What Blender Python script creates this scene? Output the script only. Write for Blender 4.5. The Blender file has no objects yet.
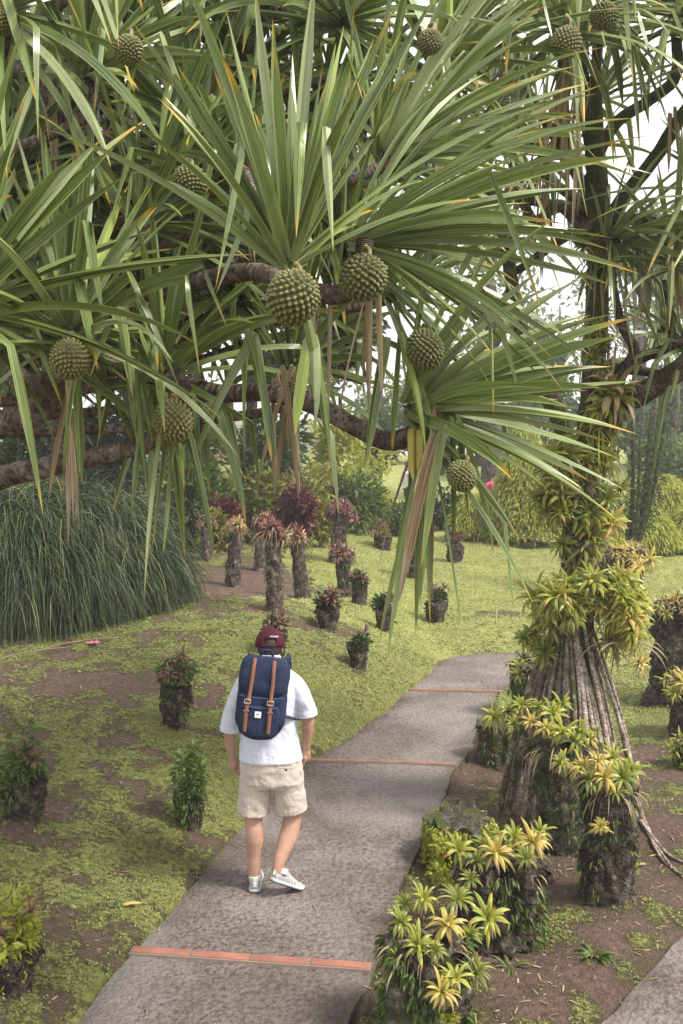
import bpy, bmesh, math, random
import numpy as np
from mathutils import Vector, Matrix
random.seed(5)
RNG = np.random.default_rng(7)
SC = bpy.context.scene
COL = SC.collection
R = math.radians
F = 1000.0; CX = 341.5; CY = 512.0; CAMZ = 3.0; PIT = math.atan(0.075)

# ------------------------------------------------------------------ camera geometry helpers
def ray(px, py):
    u = (px-CX)/F; v = (CY-py)/F
    c, s = math.cos(PIT), math.sin(PIT)
    return np.array([u, c+v*s, -s+v*c])
def at(px, py, Y):
    d = ray(px, py); return d*(Y/d[1]) + np.array([0, 0, CAMZ])

# ------------------------------------------------------------------ noise
def _h(ix, iy, seed):
    n = (ix.astype(np.int64)*374761393 + iy.astype(np.int64)*668265263 + seed*974634777) & 0x7fffffff
    n = ((n ^ (n >> 13))*1274126177) & 0x7fffffff
    return ((n ^ (n >> 16)) & 0xffff)/65535.0
def vnoise(x, y, seed=0):
    x = np.asarray(x, float); y = np.asarray(y, float)
    ix = np.floor(x); iy = np.floor(y); fx = x-ix; fy = y-iy
    fx = fx*fx*(3-2*fx); fy = fy*fy*(3-2*fy)
    a = _h(ix, iy, seed); b = _h(ix+1, iy, seed); c = _h(ix, iy+1, seed); d = _h(ix+1, iy+1, seed)
    return (a*(1-fx)+b*fx)*(1-fy)+(c*(1-fx)+d*fx)*fy
def fbm(x, y, seed=0, o=4):
    s = 0; a = 0.5; f = 1.0
    for i in range(o):
        s = s + a*vnoise(np.asarray(x)*f+i*17.3, np.asarray(y)*f-i*9.1, seed+i); a *= .5; f *= 2.03
    return s/(1-0.5**o)
def sstep(a, b, x):
    t = np.clip((x-a)/(b-a), 0, 1); return t*t*(3-2*t)

# ------------------------------------------------------------------ path outline and terrain
def flat(px, py):
    d = ray(px, py); t = -CAMZ/d[2]; return (d[0]*t, d[1]*t)
LE = [flat(*p) for p in [(75,1024),(130,957),(185,895),(240,830),(300,767),(342,742),(382,714),(407,692),(432,670),(442,652)]]
RE = [flat(*p) for p in [(352,1024),(372,968),(392,923),(402,888),(420,838),(442,803),(455,768),(470,750),(479,730),(489,708),(505,688),(522,676)]]
SE = [flat(*p) for p in [(600,1024),(640,982),(683,935),(760,868),(860,800)]]
LEx = np.array([p[0] for p in LE]); LEy = np.array([p[1] for p in LE])
REx = np.array([p[0] for p in RE]); REy = np.array([p[1] for p in RE])
SEx = np.array([p[0] for p in SE]); SEy = np.array([p[1] for p in SE])
def interp_ext(y, ys, xs, end_const=False):
    y = np.asarray(y, float)
    r = np.interp(y, ys, xs)
    s0 = (xs[1]-xs[0])/(ys[1]-ys[0])
    r = np.where(y < ys[0], xs[0]+(y-ys[0])*s0, r)
    if not end_const:
        s1 = (xs[-1]-xs[-2])/(ys[-1]-ys[-2]); r = np.where(y > ys[-1], xs[-1]+(y-ys[-1])*s1, r)
    return r
def xl(y): return interp_ext(y, LEy, LEx, True)
def xr(y): return interp_ext(y, REy, REx, True)
def xs_(y): return interp_ext(y, SEy, SEx)
BACK = LEy[-1]-0.05            # the far edge of the path bend
def in_path(x, y):
    """signed amount inside the path (positive = inside), roughly metres"""
    a = np.minimum(x-xl(y), xr(y)-x)
    a = np.minimum(a, BACK-y)
    b = np.minimum(np.minimum(BACK-y, y-(BACK-1.3)), np.minimum(x-1.6, 3.3-x))   # the bend to the right
    m = np.maximum(a, b)
    c = x-xs_(y)
    return np.maximum(m, c)
def terrain(x, y):
    x = np.asarray(x, float); y = np.asarray(y, float)
    dl = np.maximum(0, xl(y)-x)
    bank = 0.72*(1-np.exp(-dl/1.7))
    bank = bank*(1-0.45*sstep(12.5, 19, y))
    mound = 0.35*np.exp(-(((x+1.2)/1.6)**2+((y-12.8)/2.2)**2))
    far = 0.055*np.maximum(0, y-21)*(1-sstep(45, 90, y)*0.6)
    right = -0.07*sstep(0.0, 0.12, x-xr(y))+0.10*sstep(0.9, 3.0, x-xr(y))
    right = np.where(y > BACK, right*(1-sstep(BACK, BACK+2, y)), right)
    n = (fbm(x*0.55, y*0.55, 3)-0.5)*0.22 + (fbm(x*2.4, y*2.4, 9)-0.5)*0.07 + (fbm(x*9, y*9, 19, 2)-0.5)*0.025
    z = bank+mound+far+right+n*sstep(0, 0.5, np.maximum(-in_path(x, y), 0)+0.0) + 0.012
    ip = in_path(x, y) + (fbm(x*6, y*6, 31, 4)-0.5)*0.16
    k = sstep(-0.05, 0.05, ip)
    return z*(1-k)+(-0.09)*k
def tz(x, y): return float(terrain(np.array([x]), np.array([y]))[0])
def gnd(px, py):
    d = ray(px, py)
    lo = 2.0; y = lo
    while y < 200:
        p = d*(y/d[1]); z = p[2]+CAMZ
        if z <= tz(p[0], y): break
        y += 0.04 if y < 30 else 0.3
    p = d*(y/d[1]); return np.array([p[0], y, tz(p[0], y)])

# ------------------------------------------------------------------ object helpers
def tagset(o, label=None, cat=None, group=None, kind=None):
    if label: o['label'] = label
    if cat: o['category'] = cat
    if group: o['group'] = group
    if kind: o['kind'] = kind
    return o
def thing(name, label, cat, loc=(0,0,0), group=None, rz=0):
    o = bpy.data.objects.new(name, None); COL.objects.link(o)
    o.location = loc; o.rotation_euler = (0,0,rz); o.empty_display_size = 0.1
    return tagset(o, label, cat, group)
class MB:
    """collects geometry in world (or local) coordinates and links it as one mesh object"""
    def __init__(s): s.v = []; s.f = []; s.n = 0; s.t = []; s.r = []; s.u = []; s.m = []; s.sm = []
    def add(s, v, f, t=None, r=None, m=0, smooth=True, u=None):
        v = np.asarray(v, float).reshape(-1, 3); k = len(v)
        s.v.append(v)
        for q in ([f] if isinstance(f, np.ndarray) else [np.array([a for a in f if len(a) == L]) for L in sorted(set(len(a) for a in f))]):
            s.f.append(q+s.n); s.m.append(np.full(len(q), m)); s.sm.append(np.full(len(q), smooth))
        s.t.append(np.zeros(k) if t is None else np.broadcast_to(np.asarray(t, float), (k,)))
        s.r.append(np.zeros(k) if r is None else np.broadcast_to(np.asarray(r, float), (k,)))
        s.u.append(np.full(k, .25) if u is None else np.broadcast_to(np.asarray(u, float), (k,)))
        s.n += k
        return s
    def mesh(s, name, mats, origin=(0,0,0)):
        me = bpy.data.meshes.new(name)
        V = np.concatenate(s.v)-np.asarray(origin, float)
        me.vertices.add(len(V)); me.vertices.foreach_set('co', V.astype(np.float32).ravel())
        nl = sum(q.size for q in s.f); nf = sum(len(q) for q in s.f)
        me.loops.add(nl); me.polygons.add(nf)
        me.loops.foreach_set('vertex_index', np.concatenate([q.ravel() for q in s.f]).astype(np.int32))
        tot = np.concatenate([np.full(len(q), q.shape[1]) for q in s.f])
        st = np.concatenate([[0], np.cumsum(tot)[:-1]])
        me.polygons.foreach_set('loop_start', st.astype(np.int32))
        me.polygons.foreach_set('loop_total', tot.astype(np.int32))
        me.update(calc_edges=True)
        me.polygons.foreach_set('material_index', np.concatenate(s.m).astype(np.int32))
        me.polygons.foreach_set('use_smooth', np.concatenate(s.sm).astype(bool))
        for nm, arr in (('t', s.t), ('r', s.r), ('u', s.u)):
            a = me.attributes.new(nm, 'FLOAT', 'POINT'); a.data.foreach_set('value', np.concatenate(arr).astype(np.float32))
        for m in (mats if isinstance(mats, (list, tuple)) else [mats]): me.materials.append(m)
        me.validate(); me.update()
        return me
    def build(s, name, mats, parent=None, origin=None):
        if origin is None:
            origin = wloc(parent) if parent is not None else (0,0,0)
        me = s.mesh(name, mats, origin)
        o = bpy.data.objects.new(name, me); COL.objects.link(o)
        if parent is not None: o.parent = parent
        else: o.location = origin
        return o
def wloc(o):
    v = Vector(o.location); p = o.parent
    while p is not None: v = v+Vector(p.location); p = p.parent
    return np.array(v)
def nrm(v):
    v = np.asarray(v, float); return v/np.maximum(np.linalg.norm(v, axis=-1, keepdims=True), 1e-9)

def frames(P):
    P = np.asarray(P, float); n = len(P)
    T = nrm(np.gradient(P, axis=0))
    a = np.array([0,0,1.0]) if abs(T[0][2]) < .9 else np.array([1.0,0,0])
    N = [nrm(np.cross(T[0], a))]
    for i in range(1, n):
        k = N[-1]-T[i]*np.dot(N[-1], T[i]); N.append(nrm(k))
    N = np.array(N); return T, N, np.cross(T, N)
def catmull(P, k=6):
    P = np.asarray(P, float)
    if len(P) < 3: 
        return np.array([P[0]+(P[-1]-P[0])*i/k for i in range(k+1)])
    Q = np.vstack([2*P[0]-P[1], P, 2*P[-1]-P[-2]]); out = []
    for i in range(1, len(Q)-2):
        for j in range(k):
            t = j/k
            out.append(0.5*((2*Q[i])+(Q[i+1]-Q[i-1])*t+(2*Q[i-1]-5*Q[i]+4*Q[i+1]-Q[i+2])*t*t+(-Q[i-1]+3*Q[i]-3*Q[i+1]+Q[i+2])*t**3))
    out.append(Q[-2]); return np.array(out)
def tube(mb, P, rad, seg=10, m=0, t=None, r=0.0, jit=0.0, cap=True, smooth=True, sx=1.0):
    P = np.asarray(P, float); n = len(P)
    rad = np.interp(np.linspace(0,1,n), np.linspace(0,1,len(np.atleast_1d(rad))), np.atleast_1d(rad)) if np.ndim(rad) else np.full(n, rad)
    T, N, B = frames(P)
    a = np.linspace(0, 2*math.pi, seg, endpoint=False)
    J = 1+(RNG.random((n, seg))-.5)*2*jit
    V = P[:,None,:]+rad[:,None,None]*J[:,:,None]*(np.cos(a)[None,:,None]*N[:,None,:]*sx+np.sin(a)[None,:,None]*B[:,None,:])
    V = V.reshape(-1, 3)
    i = np.arange(n-1)[:,None]*seg; j = np.arange(seg)[None,:]; j2 = (j+1) % seg
    Fq = np.stack([i+j, i+j2, i+seg+j2, i+seg+j], -1).reshape(-1, 4)
    tt = np.repeat(np.linspace(0,1,n), seg) if t is None else t
    mb.add(V, Fq, t=tt, r=r, m=m, smooth=smooth)
    if cap:
        for e, rev in ((0, 1), (n-1, 0)):
            ring = V[e*seg:(e+1)*seg]; c = ring.mean(0)
            VV = np.vstack([ring, c])
            ff = np.array([[k, (k+1) % seg, seg] if not rev else [(k+1) % seg, k, seg] for k in range(seg)])
            mb.add(VV, ff, t=float(e > 0), r=r, m=m, smooth=smooth)
def ellipsoid(mb, c, rad, rot=None, nu=20, nv=12, m=0, t=0, r=0, p=1.0):
    th = np.linspace(0, math.pi, nv+1); ph = np.linspace(0, 2*math.pi, nu, endpoint=False)
    sg = lambda v: np.sign(v)*np.abs(v)**p
    V = np.stack([np.outer(sg(np.sin(th)), sg(np.cos(ph))), np.outer(sg(np.sin(th)), sg(np.sin(ph))), np.outer(sg(np.cos(th)), np.ones(nu))], -1)
    V = V.reshape(-1, 3)*np.asarray(rad)
    if rot is not None: V = V@np.array(rot).T
    V = V+np.asarray(c)
    i = np.arange(nv)[:,None]*nu; j = np.arange(nu)[None,:]; j2 = (j+1) % nu
    Fq = np.stack([i+j, i+nu+j, i+nu+j2, i+j2], -1).reshape(-1, 4)
    mb.add(V, Fq, t=t, r=r, m=m)
def box(mb, c, s, rot=None, m=0, bev=0.0, smooth=False):
    sx, sy, sz = np.asarray(s)/2
    V = np.array([[x, y, z] for x in (-sx, sx) for y in (-sy, sy) for z in (-sz, sz)])
    if rot is not None: V = V@np.array(rot).T
    mb.add(V+np.asarray(c), np.array([[0,1,3,2],[4,6,7,5],[0,4,5,1],[2,3,7,6],[0,2,6,4],[1,5,7,3]]), m=m, smooth=smooth)

def straps(mb, base, d, side, L, W, g, nseg=9, keel=0.25, prof=None, fold=None, r=None, twist=None, m=0, curlw=0.0):
    """N strap leaves at once. base,d,side (N,3); L,W,g (N,)"""
    base = np.asarray(base, float); N = len(base)
    d = nrm(d); side = nrm(side-(side*d).sum(1, keepdims=True)*d)
    L = np.broadcast_to(L, (N,)).astype(float); W = np.broadcast_to(W, (N,)).astype(float); g = np.broadcast_to(g, (N,)).astype(float)
    if prof is None: prof = lambda t: np.minimum(1, (1-t)*3.2)**0.8*(0.75+0.25*(1-t))*np.minimum(1, .75+t*3)
    p = base.copy(); rows = []
    ds = 1.0/nseg
    for s in range(nseg+1):
        t = s*ds
        nn = np.cross(side, d); w = (W*max(prof(t), 0.012))[:,None]/2
        if twist is not None:
            a = (twist*t)[:,None]; sd = side*np.cos(a)+nn*np.sin(a); n2 = nn*np.cos(a)-side*np.sin(a)
        else: sd, n2 = side, nn
        k = n2*w*keel*2
        rows.append(np.stack([p-sd*w+k, p, p, p+sd*w+k], 1))
        if s < nseg:
            d = d+np.array([0,0,-1.0])*(g*ds*(0.4+1.6*t))[:,None]
            d = nrm(d)
            if fold is not None:
                hit = (fold >= t) & (fold < t+ds)
                if hit.any():
                    dn = np.array([0,0,-1.0])+0.35*d[hit]+RNG.normal(0, .12, (hit.sum(), 3))
                    d[hit] = nrm(dn)
            side = nrm(side-(side*d).sum(1, keepdims=True)*d)
            p = p+d*(L*ds)[:,None]
    V = np.stack(rows, 1)                       # N, nseg+1, 4, 3
    idx = np.arange(N)[:,None]*(nseg+1)*4+np.arange(nseg)[None,:]*4
    A = np.stack([idx, idx+1, idx+5, idx+4], -1); B = np.stack([idx+2, idx+3, idx+7, idx+6], -1)
    Fq = np.concatenate([A.reshape(-1,4), B.reshape(-1,4)])
    T = np.broadcast_to(np.linspace(0,1,nseg+1)[None,:,None], (N, nseg+1, 4)).ravel()
    r = RNG.random(N) if r is None else np.broadcast_to(np.asarray(r, float), (N,))
    Rr = np.repeat(r, (nseg+1)*4)
    U = np.tile([0,.5,.5,1.], N*(nseg+1))
    mb.add(V.reshape(-1,3), Fq, t=T, r=Rr, m=m, u=U)
def basis(axis):
    a = nrm(axis); h = np.array([0,0,1.0]) if abs(a[2]) < .95 else np.array([1.0,0,0])
    x = nrm(np.cross(h, a)); return x, np.cross(a, x), a

# ------------------------------------------------------------------ materials
class NT:
    def __init__(s, name, world=False):
        if world: s.o = bpy.data.worlds.new(name)
        else: s.o = bpy.data.materials.new(name)
        s.o.use_nodes = True; s.t = s.o.node_tree; s.t.nodes.clear()
    def n(s, ty, **kw):
        nd = s.t.nodes.new(ty)
        for k, v in kw.items():
            if k.startswith('_'): setattr(nd, k[1:], v)
        for k, v in kw.items():
            if k.startswith('_'): continue
            key = int(k[1:]) if k[0] == 'i' and k[1:].isdigit() else k.replace('__', ' ')
            if isinstance(v, bpy.types.NodeSocket): s.t.links.new(v, nd.inputs[key])
            else: nd.inputs[key].default_value = v
        return nd
    def attr(s, nm): return s.n('ShaderNodeAttribute', _attribute_name=nm).outputs['Fac']
    def noise(s, scale, detail=4, vec=None, rough=.55, dist=0.0):
        k = dict(Scale=float(scale), Detail=float(detail), Roughness=rough, Distortion=dist)
        if vec is not None: k['Vector'] = vec
        return s.n('ShaderNodeTexNoise', **k).outputs[0]
    def pos(s): return s.n('ShaderNodeNewGeometry').outputs['Position']
    def obj(s): return s.n('ShaderNodeTexCoord').outputs['Object']
    def ramp(s, fac, stops, interp='LINEAR'):
        nd = s.n('ShaderNodeValToRGB', Fac=fac); cr = nd.color_ramp; cr.interpolation = interp
        while len(cr.elements) < len(stops): cr.elements.new(0.5)
        for e, (p, c) in zip(cr.elements, stops):
            e.position = p; e.color = (*c, 1) if len(c) == 3 else c
        return nd.outputs[0]
    def mix(s, f, a, b, mode='MIX'):
        nd = s.n('ShaderNodeMix', _data_type='RGBA', _blend_type=mode)
        for k, v in ((0, f), (6, a), (7, b)):
            if isinstance(v, bpy.types.NodeSocket): s.t.links.new(v, nd.inputs[k])
            else: nd.inputs[k].default_value = v if k == 0 else (*v, 1)
        return nd.outputs[2]
    def math(s, op, a, b=0.0, c=0.0, clamp=False):
        nd = s.n('ShaderNodeMath', _operation=op, _use_clamp=clamp)
        for k, v in ((0, a), (1, b), (2, c)):
            if isinstance(v, bpy.types.NodeSocket): s.t.links.new(v, nd.inputs[k])
            else: nd.inputs[k].default_value = v
        return nd.outputs[0]
    def bump(s, h, strength=.5, dist=.01):
        return s.n('ShaderNodeBump', Height=h, Strength=strength, Distance=dist).outputs[0]
    def mapping(s, vec, sc): return s.n('ShaderNodeMapping', Vector=vec, Scale=sc).outputs[0]
    def out(s, sh): s.n('ShaderNodeOutputMaterial', Surface=sh); return s.o
    def principled(s, color, rough=.8, bump=None, spec=.3, **kw):
        k = {'Base Color': color if isinstance(color, bpy.types.NodeSocket) else (*color, 1), 'Roughness': rough, 'Specular IOR Level': spec}
        k.update(kw)
        nd = s.t.nodes.new('ShaderNodeBsdfPrincipled')
        if bump is not None: k['Normal'] = bump
        for q, v in k.items():
            if isinstance(v, bpy.types.NodeSocket): s.t.links.new(v, nd.inputs[q])
            else: nd.inputs[q].default_value = v
        return nd.outputs[0]

def leaf_mat(name, stops_r, tip=((.45,.30,.05),(.16,.09,.04)), tip_at=.86, rough=.42, trans=.28, spec=.5, streak=True, tiprand=.25, lowtone=None):
    m = NT(name); t = m.attr('t'); r = m.attr('r')
    base = m.ramp(r, stops_r)
    if streak:
        u = m.attr('u'); sv = m.n('ShaderNodeCombineXYZ', X=m.math('MULTIPLY', u, 9.0), Y=m.math('MULTIPLY', r, 90.0), Z=m.math('MULTIPLY', t, 1.6)).outputs[0]
        nz = m.noise(1.0, 4, sv, .7)
        base = m.mix(m.ramp(nz, [(.40,(0,0,0)),(.75,(.75,.75,.75))]), base, tuple(min(1, c*1.5+.03) for c in stops_r[-1][1]))
        base = m.mix(m.ramp(nz, [(.25,(.6,.6,.6)),(.45,(0,0,0))]), base, tuple(c*.45 for c in stops_r[0][1]))
        # yellow margins and a paler midrib
        e = m.math('ABSOLUTE', m.math('SUBTRACT', u, .5))
        base = m.mix(m.ramp(e, [(0,(.35,.35,.35)),(.07,(0,0,0)),(.40,(0,0,0)),(.47,(.65,.65,.65))]), base, (.36,.36,.12))
        sp = m.noise(26, 3, m.pos(), .7)
        base = m.mix(m.ramp(sp, [(.66,(0,0,0)),(.74,(.7,.7,.7))]), base, (.22,.17,.07))
    # tips dry out yellow then brown at a place that differs from leaf to leaf
    r2 = m.math('FRACT', m.math('MULTIPLY', r, 7.31))
    off = m.math('MULTIPLY', m.math('POWER', r2, 3.0), tiprand)
    tt = m.math('ADD', t, off)
    f1 = m.n('ShaderNodeMapRange', Value=tt, **{'From Min': tip_at-.06, 'From Max': tip_at+.03}).outputs[0]
    f2 = m.n('ShaderNodeMapRange', Value=tt, **{'From Min': tip_at+.06, 'From Max': tip_at+.13}).outputs[0]
    c = m.mix(f1, base, tip[0]); c = m.mix(f2, c, tip[1])
    if lowtone is not None:
        fb = m.n('ShaderNodeMapRange', Value=t, **{'From Min': 0.0, 'From Max': .22, 'To Min': 1.0, 'To Max': 0.0}).outputs[0]
        c = m.mix(fb, c, lowtone)
    p = m.principled(c, rough, spec=spec)
    tr = m.n('ShaderNodeBsdfTranslucent', Color=c).outputs[0]
    return m.out(m.n('ShaderNodeMixShader', Fac=trans, i1=p, i2=tr).outputs[0])

M = {}
M['pandanus'] = leaf_mat('pandanus_leaf', [(0,(.028,.055,.020)),(.3,(.055,.105,.036)),(.6,(.11,.165,.062)),(.8,(.19,.24,.13)),(.9,(.32,.36,.25)),(1,(.27,.34,.05))],
                         tip=((.52,.34,.04),(.20,.11,.05)), tip_at=.98, rough=.30, trans=.17, spec=.6, lowtone=(.24,.28,.12), tiprand=.14)
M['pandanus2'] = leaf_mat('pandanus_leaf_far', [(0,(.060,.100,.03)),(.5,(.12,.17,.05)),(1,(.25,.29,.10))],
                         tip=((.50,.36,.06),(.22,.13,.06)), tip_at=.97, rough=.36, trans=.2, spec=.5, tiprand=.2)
M['dead'] = leaf_mat('dead_leaf', [(0,(.14,.075,.038)),(.5,(.24,.155,.095)),(1,(.38,.30,.21))], tip=((.3,.24,.16),(.25,.2,.13)), rough=.8, trans=.1, spec=.15)
M['grass'] = leaf_mat('grass_blade', [(0,(.010,.020,.008)),(.55,(.026,.048,.015)),(.85,(.08,.12,.035)),(.95,(.19,.20,.08)),(1,(.30,.25,.14))], tip=((.09,.13,.05),(.15,.13,.07)), rough=.45, trans=.2, spec=.4, streak=False)
BROM = {
 'lime': leaf_mat('bromeliad_lime', [(0,(.15,.21,.03)),(.5,(.27,.32,.04)),(1,(.43,.41,.06))], tip=((.55,.42,.08),(.45,.24,.08)), tip_at=1.0, rough=.38, trans=.3, tiprand=.35),
 'green': leaf_mat('bromeliad_green', [(0,(.09,.14,.025)),(.5,(.17,.22,.03)),(1,(.30,.32,.05))], tip=((.40,.34,.05),(.30,.18,.06)), tip_at=1.02, rough=.35, trans=.3),
 'gold': leaf_mat('bromeliad_gold', [(0,(.34,.33,.05)),(.5,(.47,.41,.07)),(1,(.54,.38,.12))], tip=((.54,.38,.14),(.42,.24,.13)), tip_at=1.0, rough=.42, trans=.3, lowtone=(.28,.28,.05)),
 'rose': leaf_mat('bromeliad_rose', [(0,(.26,.20,.07)),(.5,(.35,.22,.11)),(1,(.38,.30,.12))], tip=((.36,.16,.12),(.26,.11,.08)), tip_at=.9, rough=.42, trans=.25, lowtone=(.22,.20,.06)),
 'wine': leaf_mat('bromeliad_wine', [(0,(.07,.025,.025)),(.5,(.14,.05,.045)),(1,(.22,.10,.08))], tip=((.20,.05,.06),(.15,.04,.05)), rough=.4, trans=.22, lowtone=(.10,.12,.04)),
 'dark': leaf_mat('bromeliad_dark', [(0,(.035,.06,.02)),(.5,(.07,.09,.03)),(1,(.13,.09,.05))], tip=((.12,.07,.05),(.1,.05,.04)), rough=.45, trans=.2),
}
def bark_mat(name, a, b, c, scale=6, moss=0.0, ring=0.0, bumpd=.02):
    m = NT(name); P = m.pos()
    n1 = m.noise(scale, 6, P, .65); n2 = m.noise(scale*4.3, 5, P, .6); n3 = m.noise(scale*.6, 3, P)
    col = m.ramp(n1, [(.30, a), (.50, b), (.68, c)])
    col = m.mix(m.ramp(n2, [(.45,(0,0,0)),(.62,(.8,.8,.8))]), col, tuple(x*.45 for x in a))
    if moss: col = m.mix(m.ramp(m.math('ADD', n3, m.math('MULTIPLY', n2, .5)), [(.80-moss*.35,(0,0,0)),(.90-moss*.35,(1,1,1))]), col, (.07,.09,.025))
    h = m.math('ADD', n1, m.math('MULTIPLY', n2, .6))
    if ring:
        t = m.attr('t'); w = m.n('ShaderNodeTexWave', _wave_type='BANDS', _bands_direction='X', Vector=m.n('ShaderNodeCombineXYZ', X=t).outputs[0], Scale=ring, Distortion=1.5).outputs['Fac']
        h = m.math('ADD', h, m.math('MULTIPLY', w, .5))
    return m.out(m.principled(col, .9, m.bump(h, .9, bumpd), spec=.15))
M['bark'] = bark_mat('pandanus_bark', (.075,.052,.040), (.17,.125,.10), (.32,.27,.23), 9, moss=.0, ring=30)
M['bark_dark'] = bark_mat('mossy_bark', (.035,.026,.020), (.09,.07,.05), (.20,.17,.13), 10, moss=.35)
M['stump'] = bark_mat('tree_fern_stump', (.030,.022,.018), (.085,.065,.052), (.26,.23,.19), 13, moss=.0, bumpd=.05)
M['stump_grey'] = bark_mat('pale_stump', (.05,.036,.032), (.11,.082,.070), (.33,.29,.265), 11, moss=.0, bumpd=.03)
M['root'] = bark_mat('prop_root', (.14,.095,.07), (.42,.34,.28), (.62,.56,.50), 12, moss=.0, ring=40, bumpd=.008)
M['root_old'] = bark_mat('old_prop_root', (.05,.035,.025), (.24,.18,.14), (.45,.38,.31), 12, moss=.2, bumpd=.012)
M['rock'] = bark_mat('mossy_rock', (.035,.028,.024), (.10,.08,.068), (.27,.25,.20), 11, moss=.18, bumpd=.04)

def fruit_mat():
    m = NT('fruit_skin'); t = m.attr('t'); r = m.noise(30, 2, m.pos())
    c = m.ramp(t, [(0,(.016,.018,.007)),(.35,(.045,.056,.012)),(.65,(.115,.13,.026)),(.85,(.23,.21,.055)),(.97,(.11,.07,.025))])  # shade in the gaps between bumps painted into the colour; tips are paler themselves
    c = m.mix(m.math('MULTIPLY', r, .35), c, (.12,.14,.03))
    ripe = m.n('ShaderNodeObjectInfo').outputs['Random']; big = m.noise(5, 2, m.obj())
    c = m.mix(m.math('MULTIPLY', m.math('MULTIPLY', ripe, big), .45), c, (.24,.17,.05), 'MIX')
    return m.out(m.principled(c, .42, spec=.5))
M['fruit'] = fruit_mat()
M['stalk'] = leaf_mat('fruit_stalk', [(0,(.20,.17,.06)),(1,(.22,.16,.10))], streak=False, rough=.6, trans=.05)

def ground_mat():
    m = NT('moss_and_soil'); P = m.pos(); a = m.attr('t'); q = m.attr('r')
    n1 = m.noise(2.6, 6, P, .62); n2 = m.noise(26, 5, P, .65); n3 = m.noise(0.7, 3, P); n4 = m.noise(95, 3, P, .6)
    f = m.math('ADD', a, m.math('MULTIPLY', m.math('SUBTRACT', n1, .5), .9))
    f = m.math('ADD', f, m.math('MULTIPLY', m.math('SUBTRACT', n2, .5), 1.1))
    f = m.math('ADD', f, m.math('MULTIPLY', m.math('SUBTRACT', n4, .5), .5))
    fm = m.n('ShaderNodeMapRange', Value=f, **{'From Min': .38, 'From Max': .66}).outputs[0]
    soil = m.ramp(n2, [(.3,(.050,.032,.026)),(.5,(.115,.075,.058)),(.7,(.20,.14,.112))])
    soil = m.mix(m.math('MULTIPLY', n3, .6), soil, (.16,.115,.09))
    soil = m.mix(m.ramp(m.noise(60, 4, P), [(.60,(0,0,0)),(.70,(.8,.8,.8))]), soil, (.20,.15,.11))
    moss = m.ramp(n2, [(.28,(.095,.098,.036)),(.5,(.18,.19,.06)),(.72,(.29,.295,.10))])
    lawn = m.ramp(n1, [(.3,(.22,.24,.08)),(.5,(.29,.31,.105)),(.7,(.38,.385,.14))])
    moss = m.mix(q, moss, lawn)
    c = m.mix(fm, soil, moss)
    h = m.math('ADD', m.math('MULTIPLY', n2, 1.0), m.math('ADD', m.math('MULTIPLY', n4, .5), m.math('MULTIPLY', fm, .45)))
    return m.out(m.principled(c, .95, m.bump(h, 1.0, .035), spec=.12))
M['ground'] = ground_mat()
def path_mat():
    m = NT('rough_path_concrete'); P = m.pos()
    n1 = m.noise(1.1, 5, P, .6); n2 = m.noise(27, 5, P, .7); v = m.n('ShaderNodeTexVoronoi', Vector=P, Scale=34.0).outputs['Distance']
    n5 = m.noise(14, 4, P, .6)
    c = m.ramp(n1, [(.3,(.125,.096,.085)),(.5,(.180,.147,.132)),(.7,(.245,.207,.192))])
    c = m.mix(m.ramp(n2, [(.40,(.85,.85,.85)),(.54,(0,0,0))]), c, (.070,.050,.043))
    c = m.mix(m.ramp(n5, [(.58,(0,0,0)),(.72,(.5,.5,.5))]), c, (.10,.075,.062))
    c = m.mix(m.ramp(m.noise(120, 2, P), [(.62,(0,0,0)),(.72,(.7,.7,.7))]), c, (.38,.34,.32))
    # dirt and a little moss creeping in from the edges, and old stains
    t = m.attr('t'); ed = m.math('ABSOLUTE', m.math('SUBTRACT', t, .5)); n6 = m.noise(5, 5, P, .65)
    f = m.math('ADD', m.math('MULTIPLY', ed, 1.0), m.math('MULTIPLY', n6, .35))
    c = m.mix(m.ramp(f, [(.56,(0,0,0)),(.68,(.75,.75,.75))]), c, (.075,.058,.045))
    c = m.mix(m.ramp(m.math('ADD', ed, m.math('MULTIPLY', n5, .25)), [(.60,(0,0,0)),(.66,(.6,.6,.6))]), c, (.10,.11,.035))
    c = m.mix(m.ramp(m.noise(.55, 5, P, .6, 1.0), [(.46,(0,0,0)),(.62,(.45,.45,.45))]), c, (.30,.265,.25))
    c = m.mix(m.ramp(m.noise(1.9, 4, P, .6, .6), [(.55,(0,0,0)),(.68,(.4,.4,.4))]), c, (.09,.07,.06))
    h = m.math('ADD', m.math('MULTIPLY', n2, .8), m.math('ADD', m.math('MULTIPLY', v, .6), m.math('MULTIPLY', n5, 1.0)))
    return m.out(m.principled(c, .88, m.bump(h, 1.0, .022), spec=.25))
M['path'] = path_mat()
def simple(name, col, rough=.7, spec=.3, var=.15, scale=20, bumps=0.0, bscale=200, trans=0, bd=.002):
    m = NT(name); P = m.obj()
    n = m.noise(scale, 4, P)
    c = m.mix(n, tuple(x*(1-var) for x in col), tuple(min(1, x*(1+var)) for x in col))
    b = m.bump(m.noise(bscale, 4, P), bumps, bd) if bumps else None
    return m.out(m.principled(c, rough, b, spec))
def tile_mat():
    m = NT('terracotta_tile'); P = m.pos(); c = m.ramp(m.noise(7, 4, P), [(.3,(.25,.105,.075)),(.6,(.36,.15,.105))])
    c = m.mix(m.ramp(m.noise(24, 5, P, .7), [(.50,(0,0,0)),(.64,(.8,.8,.8))]), c, (.20,.14,.115))
    return m.out(m.principled(c, .85, m.bump(m.noise(50, 4, P), .5, .004), spec=.2))
M['tile'] = tile_mat()
M['mortar'] = simple('mortar', (.26,.20,.17), .9, .1)
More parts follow.
